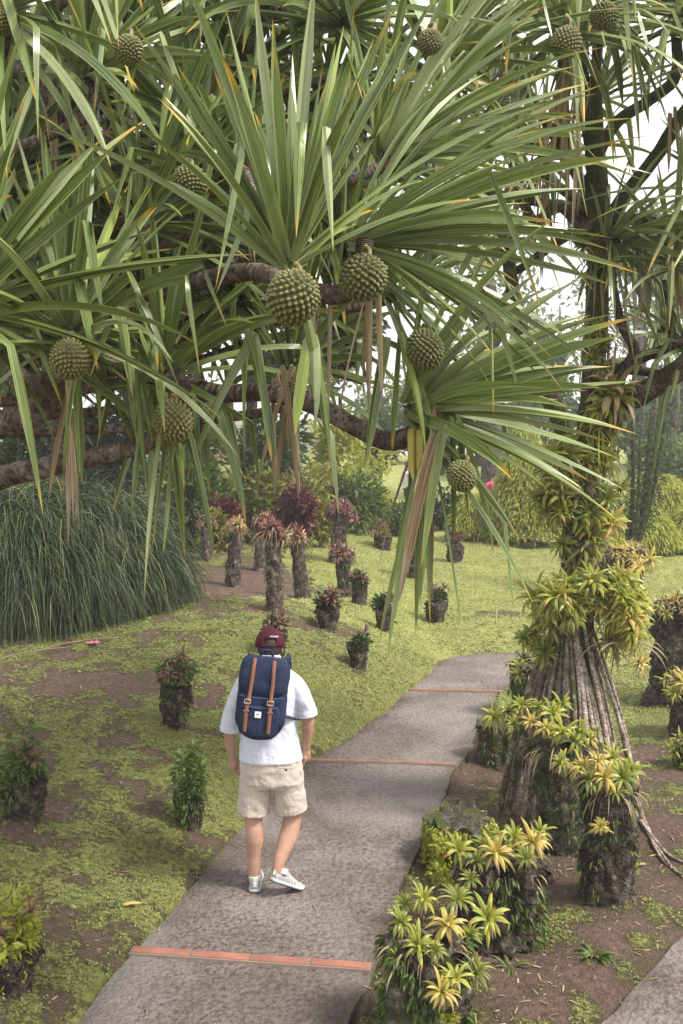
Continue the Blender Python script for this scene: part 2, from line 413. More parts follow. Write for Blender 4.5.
def skin_mat():
    m = NT('skin'); P = m.obj(); c = m.ramp(m.noise(7, 4, P), [(.3,(.36,.19,.13)),(.5,(.45,.26,.185)),(.7,(.52,.31,.23))])
    hs = m.noise(1.0, 3, m.mapping(P, (260,260,45)), .7)
    c = m.mix(m.ramp(hs, [(.56,(0,0,0)),(.66,(.45,.45,.45))]), c, (.16,.085,.055))      # fine body hair
    return m.out(m.principled(c, .55, m.bump(hs, .25, .002), spec=.35))
M['skin'] = skin_mat()
M['hair'] = simple('dark_hair', (.035,.022,.016), .6, .4, .3, 60, .6, 300)
M['shirt'] = simple('white_linen', (.64,.66,.77), .9, .1, .04, 8, .7, 7, bd=.035)
M['shorts'] = simple('beige_cotton', (.52,.45,.39), .9, .1, .07, 14, .5, 28, bd=.01)
M['navy'] = simple('navy_canvas', (.018,.028,.066), .8, .25, .22, 30, .4, 180)
M['navy_light'] = simple('navy_edge_binding', (.045,.075,.17), .7, .25, .2, 30)
M['tan'] = simple('tan_leather', (.25,.105,.065), .6, .25, .2, 20, .2, 80)
M['metal'] = simple('brushed_buckle', (.5,.45,.38), .35, .6, .1)
M['maroon'] = simple('maroon_cap_cloth', (.080,.014,.028), .85, .2, .15, 30, .3, 200)
M['white'] = simple('white_cloth', (.80,.80,.80), .8, .2, .03)
M['greyshoe'] = simple('grey_shoe_mesh', (.36,.36,.37), .75, .2, .12, 60, .4, 260)
M['sole'] = simple('white_rubber', (.60,.60,.59), .6, .3, .05)
M['outsole'] = simple('dark_rubber', (.035,.032,.035), .7, .2, .1)
M['sock'] = simple('navy_sock', (.03,.035,.06), .9, .1, .1)
M['pink'] = simple('pink_cloth', (.62,.10,.20), .8, .2, .1)
M['blue'] = simple('blue_cloth', (.06,.08,.42), .8, .2, .1)
M['petal'] = simple('pink_petal', (.50,.12,.20), .6, .3, .1)
M['plaster'] = simple('pale_plaster', (.72,.70,.66), .9, .1, .06, 2)
M['wood'] = simple('pale_wood_stake', (.42,.34,.26), .9, .1, .2, 20)
M['roof'] = simple('grey_roof', (.35,.33,.32), .9, .1, .15, 3)
M['glass'] = simple('dark_window_glass', (.05,.06,.07), .15, .6, .1)

def foliage(name, stops, trans=.3, rough=.5):
    return leaf_mat(name, stops, tip=(stops[-1][1], stops[-1][1]), tip_at=1.5, rough=rough, trans=trans, streak=False, spec=.35)
FOL = {
 'lime': foliage('lime_foliage', [(0,(.22,.26,.035)),(.5,(.37,.40,.055)),(1,(.52,.50,.10))], trans=.42),
 'mid': foliage('mid_foliage', [(0,(.05,.085,.02)),(.5,(.10,.15,.035)),(1,(.20,.25,.06))], trans=.38),
 'dark': foliage('dark_foliage', [(0,(.020,.035,.012)),(.5,(.04,.065,.02)),(1,(.08,.11,.035))]),
 'croton': foliage('croton_foliage', [(0,(.08,.11,.02)),(.5,(.20,.22,.04)),(.8,(.28,.22,.05)),(1,(.24,.09,.05))]),
 'wine': foliage('wine_foliage', [(0,(.05,.015,.02)),(.5,(.13,.03,.04)),(.8,(.2,.07,.06)),(1,(.12,.13,.04))]),
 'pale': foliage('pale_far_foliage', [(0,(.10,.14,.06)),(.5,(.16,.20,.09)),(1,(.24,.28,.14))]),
 'fleck': foliage('moss_leaf', [(0,(.085,.10,.035)),(.4,(.18,.20,.065)),(.8,(.29,.315,.10)),(1,(.41,.40,.17))], trans=.2, rough=.6),
 'lawn': foliage('lawn_leaf', [(0,(.20,.225,.065)),(.5,(.31,.335,.10)),(1,(.44,.43,.16))], trans=.25, rough=.6),
}

# ================================================================== ground, paths
def soil_mask(x, y):
    """0..1 : amount of moss cover (1 lawn, 0 bare soil)"""
    n = fbm(x*1.3, y*1.3, 55, 4); n2 = fbm(x*5.5, y*5.5, 77, 3)
    left = x < (xl(y)+xr(y))/2
    m = np.where(left, .585, .37)
    m = m + np.where(left, .34*sstep(7.5, 12, y)*sstep(-3.2, -1.0, x), 0)
    m = m + np.where(left, 0.20*np.exp(-(((x-xl(y)+.3)/.5)**2)), 0)
    m = m + np.where(~left, .55*sstep(9.0, 11.2, y+0.25*(x-2)), 0)
    m = m + .45*sstep(15, 18, y)*sstep(-2.0, -0.3, x)
    # bare brown earth round the stumps on the left and the scar behind the path bend
    m = m - 1.5*np.exp(-(((x+1.5)/1.05)**2+((y-17.2)/3.4)**2))
    m = m - .75*np.exp(-(((x-2.7)/.7)**2+((y-16.9)/.55)**2))
    m = m - .30*np.exp(-(((x+3.0)/1.1)**2+((y-9.7)/.5)**2))
    m = m - .35*np.exp(-(((x+0.2)/.7)**2+((y-12.4)/.9)**2))
    m = m - .5*np.exp(-(((x-3.0)/.5)**2+((y-9.7)/.25)**2))
    return np.clip(m+(n-.5)*.7+(n2-.5)*1.25, 0, 1.2)
def lawnness(x, y):
    left = x < (xl(y)+xr(y))/2
    return np.clip(np.where(left, sstep(10.5, 15, y)*sstep(-2.5, 0, x), sstep(9.5, 12, y)), 0, 1)
def grow(a, b, step, far, ratio=1.35):
    xs = list(np.arange(a, b+1e-6, step)); s = step
    lo, hi = xs[0], xs[-1]; pre = []; post = []
    while hi < far: s *= ratio; hi += s; lo -= s; post.append(hi); pre.append(lo)
    return np.array(pre[::-1]+xs+post)
gx = grow(-6, 6.5, .05, 420); gy = grow(4.5, 24, .055, 520); gy = gy[gy > -60]
X, Y = np.meshgrid(gx, gy); Z = terrain(X.ravel(), Y.ravel())
nx, ny = len(gx), len(gy)
i = np.arange(ny-1)[:,None]*nx; j = np.arange(nx-1)[None,:]
g = MB(); g.add(np.stack([X.ravel(), Y.ravel(), Z], 1), np.stack([i+j, i+j+1, i+nx+j+1, i+nx+j], -1).reshape(-1,4),
      t=soil_mask(X.ravel(), Y.ravel()), r=lawnness(X.ravel(), Y.ravel()))
tagset(g.build('ground', M['ground']), kind='structure')

def sheet(name, L, Rr, mat, zt=0.0, zb=-.16):
    """a path slab between two edge polylines (same count)"""
    L = np.asarray(L, float); Rr = np.asarray(Rr, float); n = len(L); K = 14
    mb = MB(); T = np.array([0,.02,.05,.1,.2,.3,.4,.5,.6,.7,.8,.9,.95,1.])
    V = L[:,None,:]*(1-T)[None,:,None]+Rr[:,None,:]*T[None,:,None]
    zz = zt+(fbm(V[...,0].ravel()*2, V[...,1].ravel()*2, 5)-.5)*.02
    V3 = np.concatenate([V.reshape(-1,2), zz[:,None]], 1)
    i = np.arange(n-1)[:,None]*K; j = np.arange(K-1)[None,:]
    mb.add(V3, np.stack([i+j, i+j+1, i+K+j+1, i+K+j], -1).reshape(-1,4), t=np.tile(T, n))
    for e in (0, K-1):
        top = V3.reshape(n, K, 3)[:,e]; bot = top.copy(); bot[:,2] = zb
        k = np.arange(n-1)[:,None]
        mb.add(np.vstack([top, bot]), np.concatenate([k, k+1, k+1+n, k+n], 1))
    return mb
ys = np.linspace(1.0, BACK-1.3, 120)
Lp = np.stack([xl(ys)+(fbm(ys*3, ys*0, 91)-.5)*.05, ys], 1); Rp = np.stack([xr(ys)+(fbm(ys*4, ys*0+9, 92)-.5)*.10, ys], 1)
a0 = Lp[-1]; a1 = Rp[-1]
mbp = sheet('path', Lp, Rp, M['path'])
# the bend to the right, carried round as a quarter turn
cen = np.array([Rp[-1][0]+.05, BACK-1.3-.02]); angs = np.linspace(math.pi, math.pi/2, 14)
L2 = [Lp[-1]]+[np.array([cen[0]+(cen[0]-0+0)*0+math.cos(a)*(cen[0]-Lp[-1][0]), cen[1]+math.sin(a)*(BACK-cen[1]+.02)]) for a in angs[1:]]
# square the outer corner a little so the far edge reads straight
L2 = np.array(L2); L2[:,0] = np.maximum(L2[:,0], xl(L2[:,1])-.01)
R2 = np.array([Rp[-1]]*14); R2[:,0] += np.linspace(0, .1, 14)
L2 = np.vstack([L2, [[3.3, BACK-.05]]]); R2 = np.vstack([R2, [[3.25, BACK-1.25]]])
m2 = sheet('bend', L2, R2, M['path'])
po = mbp.build('path', M['path']); tagset(po, kind='structure')
po2 = m2.build('path_bend', M['path']); tagset(po2, kind='structure')
ys = np.linspace(3.0, 13.0, 60)
s2 = sheet('side_path', np.stack([xs_(ys)+(fbm(ys*3, ys*0+3, 93)-.5)*.05, ys], 1), np.stack([xs_(ys)+1.6, ys], 1), M['path'])
tagset(s2.build('side_path', M['path']), kind='structure')

# terracotta strips across the path
def tile_strip(pl, pr, n, w, label):
    A = np.array([*flat(*pl), 0]); B = np.array([*flat(*pr), 0]); d = nrm(B-A); L = np.linalg.norm(B-A)
    th = thing('tile_strip', label, 'tile strip', (A+B)/2)
    rot = np.array([[d[0], -d[1], 0], [d[1], d[0], 0], [0,0,1]])
    mo = MB(); box(mo, (A+B)/2+np.array([0,0,-.018]), (L, w+.02, .05+.018), rot); mo.build('mortar_bed', M['mortar'], th)
    for k in range(n):
        mb = MB(); c = A+d*L*(k+.5)/n; l = L/n-.012
        mb.add(*rbox((l, w, .05), .006, rot, c+np.array([0,0,-.001]))); mb.build('tile', M['tile'], th)
def rbox(s, b, rot, c):
    bm = bmesh.new(); bmesh.ops.create_cube(bm, size=1)
    for v in bm.verts: v.co = Vector((v.co.x*s[0], v.co.y*s[1], v.co.z*s[2]))
    bmesh.ops.bevel(bm, geom=bm.edges[:], offset=b, segments=2, affect='EDGES', profile=.6)
    V = np.array([v.co for v in bm.verts]); Fc = [tuple(v.index for v in f.verts) for f in bm.faces]
    bm.free()
    if rot is not None: V = V@np.asarray(rot).T
    return V+np.asarray(c), Fc
tile_strip((131,952), (371,969), 4, .065, 'nearest strip of orange terracotta tiles across the path, four tiles long')
tile_strip((306,761), (455,765.5), 5, .028, 'thin reddish tile strip across the path just beyond the walking man')
tile_strip((409,690.5), (501,692.5), 5, .028, 'farthest faint reddish tile strip across the path near its bend')

# small leaves of moss and lawn, scattered where the cover grows
def scatter(name, N, box_, size, mat, mfun, seed, label):
    rg = np.random.default_rng(seed)
    u = rg.random(N); x = box_[0]+(box_[1]-box_[0])*rg.random(N)
    y = box_[2]*(box_[3]/box_[2])**u
    x = x*(y/box_[3])**.55 if name == 'moss' else x
    k = mfun(x, y); ok = (k > rg.random(N)*.5+.42) & (in_path(x, y) < .02+.04*(rg.random(N)-.3))
    x, y = x[ok], y[ok]; z = terrain(x, y); n = len(x)
    s = size*(.5+rg.random(n))*np.clip(y/9, .8, 1.6)
    a = rg.random(n)*6.283; tl = rg.normal(0, .45, (n, 2))
    e1 = np.stack([np.cos(a), np.sin(a), tl[:,0]], 1)*s[:,None]; e2 = np.stack([-np.sin(a), np.cos(a), tl[:,1]], 1)*s[:,None]*.6
    c = np.stack([x, y, z+.004+rg.random(n)*.018], 1)
    V = np.stack([c-e1, c-e2, c+e1, c+e2], 1).reshape(-1,3)
    q = np.arange(n)[:,None]*4+np.arange(4)[None,:]
    r = np.repeat(np.clip(rg.random(n)*.5+fbm(x*1.5, y*1.5, 41)*.7-.1, 0, 1), 4)
    mb = MB(); mb.add(V, q, r=r, smooth=False)
    tagset(mb.build(name, mat), label, 'ground cover', kind='stuff')
scatter('moss', 420000, (-7.5, 8, 4.8, 13), .0085, FOL['fleck'], soil_mask, 3, 'patchy yellow green moss and tiny creeping leaves over brown soil')
scatter('lawn', 340000, (-4, 8, 9.0, 26), .0085, FOL['lawn'], lambda x, y: soil_mask(x, y)*lawnness(x, y)*1.1, 4, 'smooth bright yellow green lawn cover beyond the path')

# ================================================================== plants: generators
def crown_leaves(mb, c, axis, n, L, W=.058, spread=(10, 105), g=(.25, 1.1), seed=0, foldp=.3, lo=0, m=0, nseg=10, gap=0.0):
    rg = np.random.default_rng(seed); x, y, a = basis(axis)
    i = np.arange(n); fr = (i+.5)/n
    az = i*2.39996+rg.normal(0, .3, n)
    th = np.radians(spread[0]+(spread[1]-spread[0])*fr**.85+rg.normal(0, 9, n))
    rad = np.cos(az)[:,None]*x+np.sin(az)[:,None]*y
    d = np.cos(th)[:,None]*a+np.sin(th)[:,None]*rad
    side = np.cross(a, rad)+rg.normal(0, .12, (n, 3))
    base = np.asarray(c)+a*(.16*(1-fr)-.10)[:,None]+rad*.022
    LL = L*(.78+.22*np.sin(fr*2.6))*rg.uniform(.62, 1.14, n)
    gg = g[0]+(g[1]-g[0])*fr**1.3*rg.uniform(.6, 1.3, n)
    fold = np.where(rg.random(n) < foldp*(fr > .25), rg.uniform(.3, .85, n), 9.)
    keep = rg.random(n) > gap
    straps(mb, base[keep], d[keep], side[keep], LL[keep], (W*rg.uniform(.75, 1.2, n))[keep], gg[keep], nseg=nseg, keel=.40, fold=fold[keep], r=rg.random(n)[keep], twist=rg.normal(0, .6, n)[keep], m=m)
def hang_leaves(mb, c, n, L, seed, spreadv=.25, W=.05, r=None, m=0, bias=(0,0,0)):
    rg = np.random.default_rng(seed)
    d = np.stack([rg.normal(0, spreadv, n), rg.normal(0, spreadv, n), -np.ones(n)], 1)+np.asarray(bias)
    side = np.stack([rg.normal(0, 1, n), rg.normal(0, .6, n), np.zeros(n)], 1)
    b = np.asarray(c)+rg.normal(0, .02, (n, 3))
    straps(mb, b, d, side, L*rg.uniform(.65, 1.05, n), W*rg.uniform(.6, 1.1, n), .6, nseg=9, keel=.3, r=rg.random(n) if r is None else np.full(n, r), twist=rg.normal(0, .7, n), m=m)

FRUIT = {}
def fruit_mesh(kind=0):
    if kind in FRUIT: return FRUIT[kind]
    rg = np.random.default_rng(100+kind); n = 215
    k = np.arange(n)+.5; ph = np.arccos(1-2*k/n); th = k*2.39996
    C = np.stack([np.cos(th)*np.sin(ph), np.sin(th)*np.sin(ph), np.cos(ph)], 1)
    nu, nv = 150, 96
    t = np.linspace(0.001, math.pi-.001, nv+1); p = np.linspace(0, 2*math.pi, nu, endpoint=False)
    V = np.stack([np.outer(np.sin(t), np.cos(p)), np.outer(np.sin(t), np.sin(p)), np.outer(np.cos(t), np.ones(nu))], -1).reshape(-1,3)
    C = nrm(C+rg.normal(0, .016, C.shape)); D = V@C.T; best = np.argmax(D, 1); ang = np.arccos(np.clip(D[np.arange(len(V)), best], -1, 1))
    rc = math.sqrt(4/n)*1.05
    u = np.clip(ang/rc, 0, 1); h = (1-u**1.15)
    Rd = .85+.18*h*(.9+.2*rg.random(n)[best]); V2 = V*Rd[:,None]*np.array([[1,.97,1.06],[1,1.03,.95],[.97,1,1.12]][kind % 3])*(1+.07*(fbm(V[:,0]*1.4+5*kind+V[:,2], V[:,1]*1.4, 60+kind, 2)-.5))[:,None]
    i = np.arange(nv)[:,None]*nu; j = np.arange(nu)[None,:]; j2 = (j+1) % nu
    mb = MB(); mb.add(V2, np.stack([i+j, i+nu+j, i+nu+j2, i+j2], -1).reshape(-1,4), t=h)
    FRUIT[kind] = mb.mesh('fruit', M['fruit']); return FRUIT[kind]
def add_fruit(root, c, rad, label=None, stalk_to=None, k=0, rot=None):
    o = bpy.data.objects.new('fruit', fruit_mesh(k % 3)); COL.objects.link(o); o.parent = root
    o.location = Vector(np.asarray(c)-wloc(root)); o.scale = (rad,)*3
    o.rotation_euler = rot or (random.uniform(-.5,.5), random.uniform(-.5,.5), random.uniform(0,6))
    if label: o['label'] = label
    if stalk_to is not None:
        mb = MB(); c = np.asarray(c); e = np.asarray(stalk_to)
        P = catmull([c+nrm(e-c)*rad*.8, (c+e)/2+np.array([.02,-.02,.03]), e], 6)
        tube(mb, P, [.014,.009,.011], 8, r=.3)
        # the stalk hangs under the branch, the fruit on it: both are parts of the tree
        st = mb.build('stalk', M['stalk'], root)
    return o

def part_branch(root, pts, name='branch', mat='bark', seg=12, jit=.05, sm=6, world=False):
    P = np.array([p if world and len(p) == 3 else at(*p[:3]) for p in pts]); rad = [p[3] if not world else .05 for p in pts]
    PP = catmull(P, sm); mb = MB(); tube(mb, PP, rad, seg, jit=jit, r=random.random()); return mb.build(name, M[mat], root)

def bush_leaves(mb, c, rx, ry, rz, n, size, seed, lobes=7, flat_=.5, asp=.45, m=0, hollow=.55, droop=.25):
    """leaf quads packed in uneven clumps spread through the volume"""
    rg = np.random.default_rng(seed)
    lc = nrm(rg.normal(0, 1, (lobes, 3)))*rg.uniform(.25, .72, (lobes, 1)); lr = rg.uniform(.28, .5, lobes)
    pick = rg.integers(0, lobes, n)
    dirs = nrm(rg.normal(0, 1, (n, 3))); rr = hollow+(1-hollow)*rg.random(n)**.6
    p = lc[pick]+dirs*(lr[pick]*rr)[:,None]*rg.uniform(.85, 1.15, (n, 1))
    P = np.asarray(c)+p*np.array([rx, ry, rz])*1.15
    out = nrm(p+dirs*.6)
    d = nrm(out+rg.normal(0, .6, (n, 3))+np.array([0,0,-droop])); s = nrm(np.cross(d, rg.normal(0, 1, (n, 3))))
    L = size*rg.uniform(.6, 1.3, n)[:,None]; w = L*asp
    nn = np.cross(s, d)
    V = np.stack([P, P+d*L*.45+s*w*.5, P+d*L-nn*L*.12, P+d*L*.45-s*w*.5], 1).reshape(-1,3)
    r = np.repeat(np.clip(.5*rg.random(n)+.5*rg.random(lobes)[pick], 0, 1), 4)
    mb.add(V, np.arange(n*4).reshape(-1,4), r=r, t=0, m=m, smooth=False)

PROTO = {}
def brom_proto(kind, v, size='b'):
    key = (kind, v, size)
    if key in PROTO: return PROTO[key]
    rg = np.random.default_rng(hash((v, len(kind), ord(kind[0])))%9999 if False else (v*31+len(kind)*7+ord(kind[0])))
    n = 22 if size == 'b' else 12
    i = np.arange(n); fr = (i+.5)/n; az = i*2.39996+rg.normal(0, .2, n)
    th = np.radians(8+66*fr**.9+rg.normal(0, 8, n))
    rad = np.stack([np.cos(az), np.sin(az), np.zeros(n)], 1)
    d = np.cos(th)[:,None]*np.array([0,0,1.])+np.sin(th)[:,None]*rad
    side = np.cross(np.array([0,0,1.]), rad)
    mb = MB()
    prof = lambda t: (1-t**4)*(.75+.5*t-.35*t*t) if t < .99 else .05
    straps(mb, rad*.03, d, side, rg.uniform(.6, 1.1, n), .20*rg.uniform(.75,1.15,n), .7+1.6*fr+rg.uniform(0,.9,n), nseg=6, keel=.25, prof=prof, r=rg.random(n))
    if kind in ('gold', 'rose', 'lime', 'green') and size == 'b':       # a few dry leaves at the base
        k = 4; az = rg.random(k)*6.28; rad = np.stack([np.cos(az), np.sin(az), np.zeros(k)], 1)
        straps(mb, rad*.02, rad+np.array([0,0,-.25]), np.cross(np.array([0,0,1.]), rad), .8, .10, 2.2, nseg=6, keel=.3, r=rg.random(k), m=1)
    me = mb.mesh('bromeliad', [BROM[kind], M['dead']]); PROTO[key] = me; return me
def put_brom(p, kind, s, label, group, tilt=None, cat='bromeliad', v=None, size='b'):
    o = bpy.data.objects.new('bromeliad', brom_proto(kind, random.randrange(4) if v is None else v, size)); COL.objects.link(o)
    o.location = p; o.scale = (s*random.uniform(.85,1.15), s*random.uniform(.85,1.15), s*random.uniform(.85,1.2))
    tx = tilt if tilt is not None else (random.uniform(-.35,.35), random.uniform(-.35,.35))
    o.rotation_euler = (tx[0], tx[1], random.uniform(0, 6.28)) if tilt is None else (tx[0], tx[1], random.uniform(-.4,.4))
    tagset(o, label, cat, group); return o

def stump_mesh(mb, base, h, r0, r1, lean=(0,0), seed=0, seg=40, rings=34, rough=.16):
    rg = np.random.default_rng(seed)
    zs = np.linspace(0, 1, rings); a = np.linspace(0, 2*math.pi, seg, endpoint=False); V = []
    ph = rg.random(3)*6.28
    for z in zs:
        rr = (r0*(1-z)+r1*z)*(1+.25*math.exp(-z*9))
        n = 1+rough*(np.sin(a*2+ph[0]+z*2)*.35+np.sin(a*5+ph[1]+z*5)*.3)+(fbm(a*2.2+seed*5+np.cos(a)*2, np.full(seg, z*h*9+seed)+np.sin(a)*2, seed+3)-.5)*rough*4.2+rg.normal(0, rough*.16, seg)
        V.append(np.stack([base[0]+lean[0]*z*h+np.cos(a)*rr*n, base[1]+lean[1]*z*h+np.sin(a)*rr*n, np.full(seg, base[2]-.06+z*(h+.06))+rg.normal(0, .006, seg)+(rg.normal(0, .03, seg) if z == 1 else 0)], 1))
    V = np.concatenate(V); i = np.arange(rings-1)[:,None]*seg; j = np.arange(seg)[None,:]; j2 = (j+1) % seg
    mb.add(V, np.stack([i+j, i+j2, i+seg+j2, i+seg+j], -1).reshape(-1,4))
    top = V[-seg:]; c = top.mean(0)+np.array([0,0,.02]); mb.add(np.vstack([top, c]), np.array([[k, (k+1) % seg, seg] for k in range(seg)]))
    return c

# fallen leaf bits and twigs on the bare soil
def litter(N, seed):
    rg = np.random.default_rng(seed); x = rg.uniform(-5, 6, N); y = 4.8*(19/4.8)**rg.random(N)
    ip = in_path(x, y); ok = ((ip < -.02) & (soil_mask(x, y) < .62)) | ((ip > .0) & (rg.random(N) < .035+.12*np.exp(-np.abs(ip)*9))); x, y = x[ok], y[ok]; n = len(x)
    c = np.stack([x, y, np.where(in_path(x, y) > 0, .014, terrain(x, y)+.008)], 1); a = rg.random(n)*6.283; d = np.stack([np.cos(a), np.sin(a), rg.normal(0,.12,n)], 1)
    mb = MB(); straps(mb, c, d, np.stack([-np.sin(a), np.cos(a), rg.normal(0,.3,n)], 1), .05*rg.uniform(.3,1.6,n), .010*rg.uniform(.3,1.4,n), .3, nseg=3, r=rg.random(n))
    tagset(mb.build('leaf_litter', M['dead']), 'dry leaf bits and twigs scattered over the bare brown soil', 'leaf litter', kind='stuff')
litter(9000, 8)

# ================================================================== the big screwpine whose crowns overhang the path
TR = (-4.3, 6.2)
tree = thing('screwpine_tree', 'big screwpine reaching over the path from the left, hung with round green fruits', 'tree', (TR[0], TR[1], tz(*TR)))
tb = wloc(tree)
mb = MB(); TP = catmull([tb+[0,0,.5], tb+[.05,0,1.5], tb+[.1,-.2,2.6], tb+[.0,-.3,3.8], tb+[.2,-.2,5.4]], 6)
tube(mb, TP, [.17,.16,.16,.14,.11], 16, jit=.05); mb.build('trunk', M['bark'], tree)
for k in range(12):
    a = k*.5236+random.uniform(-.1,.1); r_ = random.uniform(.5,.85)
    mb = MB(); q = tb+[math.cos(a)*r_, math.sin(a)*r_, 0]; q[2] = tz(q[0], q[1])-.05
    tube(mb, catmull([tb+[math.cos(a)*.1, math.sin(a)*.1, random.uniform(1.0,1.5)], (tb+[0,0,.9]+q)/2+[0,0,.1], q], 5), [.03,.028,.026], 8, r=random.random()); mb.build('prop_root', M['root'], tree)
hub1 = TP[14]; hub2 = TP[20]
BR = [
 [(-120,520,5.6,.075),(0,478,5.0,.06),(60,464,4.85,.052),(130,449,4.7,.045),(195,428,4.6,.04),(185,395,4.55,.04),(172,372,4.5,.04)],
 [(-220,430,5.9,.09),(0,425,5.3,.075),(60,385,5.1,.06),(110,365,5,.055),(160,378,4.9,.05),(215,393,4.8,.045),(272,393,4.6,.042),(320,408,4.5,.042),(352,425,4.42,.042),(386,441,4.35,.042),(412,434,4.3,.042),(425,412,4.25,.04)],
 [(-180,330,5.8,.08),(-60,330,5.2,.065),(30,385,4.8,.055),(62,370,4.4,.05),(73,340,4.2,.045)],
 [(-160,60,6,.07),(20,70,5.6,.05),(60,110,5.4,.045),(120,150,5.3,.045),(190,160,5.2,.04),(240,172,4.9,.04),(268,210,4.4,.038),(285,232,3.7,.035)],
 [(-160,250,5.7,.07),(60,300,5.4,.05),(160,290,5.1,.045),(250,272,4.6,.042),(300,290,4.2,.04),(345,293,4.05,.04),(362,268,4.0,.038),(365,240,4.0,.035)],
 [(60,300,5.4,.05),(120,250,5.5,.045),(180,200,5.5,.04),(192,150,5.5,.035)],
]
for b in BR: part_branch(tree, b, 'branch', 'bark')
# crowns seen as shapes of their own: px, py, depth, axis, leaves, length, width, spread, gravity, fold
CR = [
 (72,322,4.3,(.10,.25,1),54,1.0,0.046,(6,92),(.2,1.2),.35),
 (288,240,3.6,(-.03,.16,1),58,.90,0.043,(5,52),(.05,.5),.12),
 (370,236,4.1,(.90,.10,.30),62,1.08,0.038,(6,60),(.2,.7),.08),
 (426,402,4.25,(.90,.05,.28),50,1.02,0.053,(8,60),(.15,.6),.10),
 (168,368,4.7,(.30,.1,.75),39,.92,0.051,(10,98),(.5,1.3),.35),
 (194,142,5.6,(0,.1,.9),59,1.15,0.058,(8,95),(.2,1.1),.35),
 (-30,300,4.1,(.6,.2,.75),41,1.2,0.06,(8,80),(.2,.9),.2),
 (395,150,4.9,(.75,.1,.45),57,1.15,0.046,(6,72),(.2,.8),.12),
 (130,30,6.0,(.1,-.4,.8),57,1.2,0.06,(8,115),(.2,1.2),.35),
 (5,0,4.6,(.4,-.2,.8),46,1.1,0.058,(8,110),(.3,1.2),.35),
 (245,60,6.2,(0,-.3,.9),64,1.25,0.06,(8,115),(.2,1.0),.3),
 (60,150,6.2,(.1,-.3,.9),64,1.25,0.06,(8,115),(.2,1.1),.3),
 (120,240,6.4,(.2,-.4,.8),64,1.25,0.06,(8,115),(.2,1.1),.3),
 (0,180,5.6,(.3,-.2,.8),57,1.2,0.06,(8,115),(.2,1.1),.3),
 (240,290,6.1,(.1,-.1,.8),52,1.1,0.058,(8,100),(.2,1.2),.35),
 (296,365,5.6,(.4,.1,.5),34,.85,0.051,(10,100),(.3,1.2),.35),
 (330,100,6.4,(.2,-.2,.9),62,1.2,0.058,(8,110),(.2,.9),.3),
 (345,10,5.6,(.3,-.2,.9),57,1.1,0.053,(8,100),(.2,.9),.2),
 (440,60,6.2,(.5,-.1,.8),62,1.2,0.053,(8,95),(.2,.9),.25),
 (30,60,7.0,(.0,-.2,.9),64,1.3,0.064,(8,120),(.2,1.1),.3),
 (170,-40,6.6,(.0,-.2,.9),64,1.3,0.064,(8,120),(.2,1.1),.3),
 (290,-60,6.0,(.0,-.2,.9),57,1.2,0.058,(8,120),(.2,1.1),.3),
 (80,-90,5.6,(.0,-.2,.9),57,1.2,0.06,(8,120),(.3,1.2),.3),
 (330,220,6.4,(.2,-.2,.9),57,1.1,0.058,(8,110),(.2,1.0),.3),
 (180,300,6.8,(.1,-.1,.8),50,1.1,0.058,(8,115),(.2,1.2),.3),
 (20,360,6.6,(.1,.1,.8),39,1.0,0.058,(8,95),(.2,1.2),.3),
 (400,285,5.8,(.7,-.1,.3),29,.85,0.049,(8,80),(.2,.9),.2),
 (340,320,6.2,(.2,-.2,.7),34,.9,0.051,(8,95),(.2,1.1),.3),
 (240,190,5.2,(-.5,.2,.7),46,1.0,0.053,(6,80),(.2,.9),.2),
 (150,210,5.0,(.5,.2,.8),39,1.0,0.053,(6,75),(.1,.8),.2),
 (90,60,5.0,(.3,.1,.9),39,1.0,0.053,(6,80),(.1,.8),.25),
 (300,160,7.2,(0,-.1,.9),69,1.3,0.064,(8,115),(.2,1.0),.3),
 (200,230,7.4,(0,-.1,.9),69,1.3,0.064,(8,115),(.2,1.0),.3),
 (60,250,7.6,(0,-.1,.9),69,1.3,0.064,(8,115),(.2,1.0),.3),
]
for k, (px, py, D, ax, n, L, W, sp, g_, fp) in enumerate(CR):
    c = at(px, py, D); mb = MB()
    crown_leaves(mb, c, ax, n, L, W, sp, g_, seed=40+k, foldp=fp)
    mb.build('leaf_crown', M['pandanus'], tree)
    if k >= 5:                       # limb carrying each crown back to the trunk
        a = nrm(np.array(ax)); src = hub2 if c[2] > 4.6 else hub1
        q = MB(); P = catmull([src, src*.5+c*.5-a*.45+np.array([0,.25,-.1]), c-a*.35, c-a*.02], 7)
        tube(q, P, [.05,.034,.027,.026], 10, jit=.05, r=random.random()); q.build('branch', M['bark'], tree)
# long leaves hanging from the crown at the branch end over the path
c = at(428, 425, 4.22)
mb = MB(); hang_leaves(mb, c, 6, .92, 3, .10, .040); hang_leaves(mb, c+[.04,0,-.03], 4, .98, 14, .07, .040, bias=(-.16,0,0)); mb.build('leaf_crown', M['pandanus'], tree)
for (px, py, D, n, L, sd, bi) in [(430,428,4.2,3,.95,21,(-.2,0,0)),(440,395,4.2,2,.55,22,(0,0,0)),(70,375,4.15,4,.72,23,(0,0,0)),(212,395,4.7,2,.35,24,(.3,0,0)),(372,270,4.0,4,.7,25,(0,0,0)),(292,360,4.4,3,.6,26,(0,0,0)),(186,190,5.3,3,.5,27,(0,0,0)),(318,300,4.1,3,.6,28,(0,0,0)),(100,330,4.3,2,.4,29,(-.5,0,0)),(275,380,4.6,3,.55,30,(.1,0,0)),(55,100,5.3,5,.6,31,(0,0,0)),(250,180,4.9,4,.5,32,(0,0,0))]:
    mb = MB(); hang_leaves(mb, at(px, py, D), n, L, sd, .13, .030, bias=bi); mb.build('dead_leaf', M['dead'], tree)
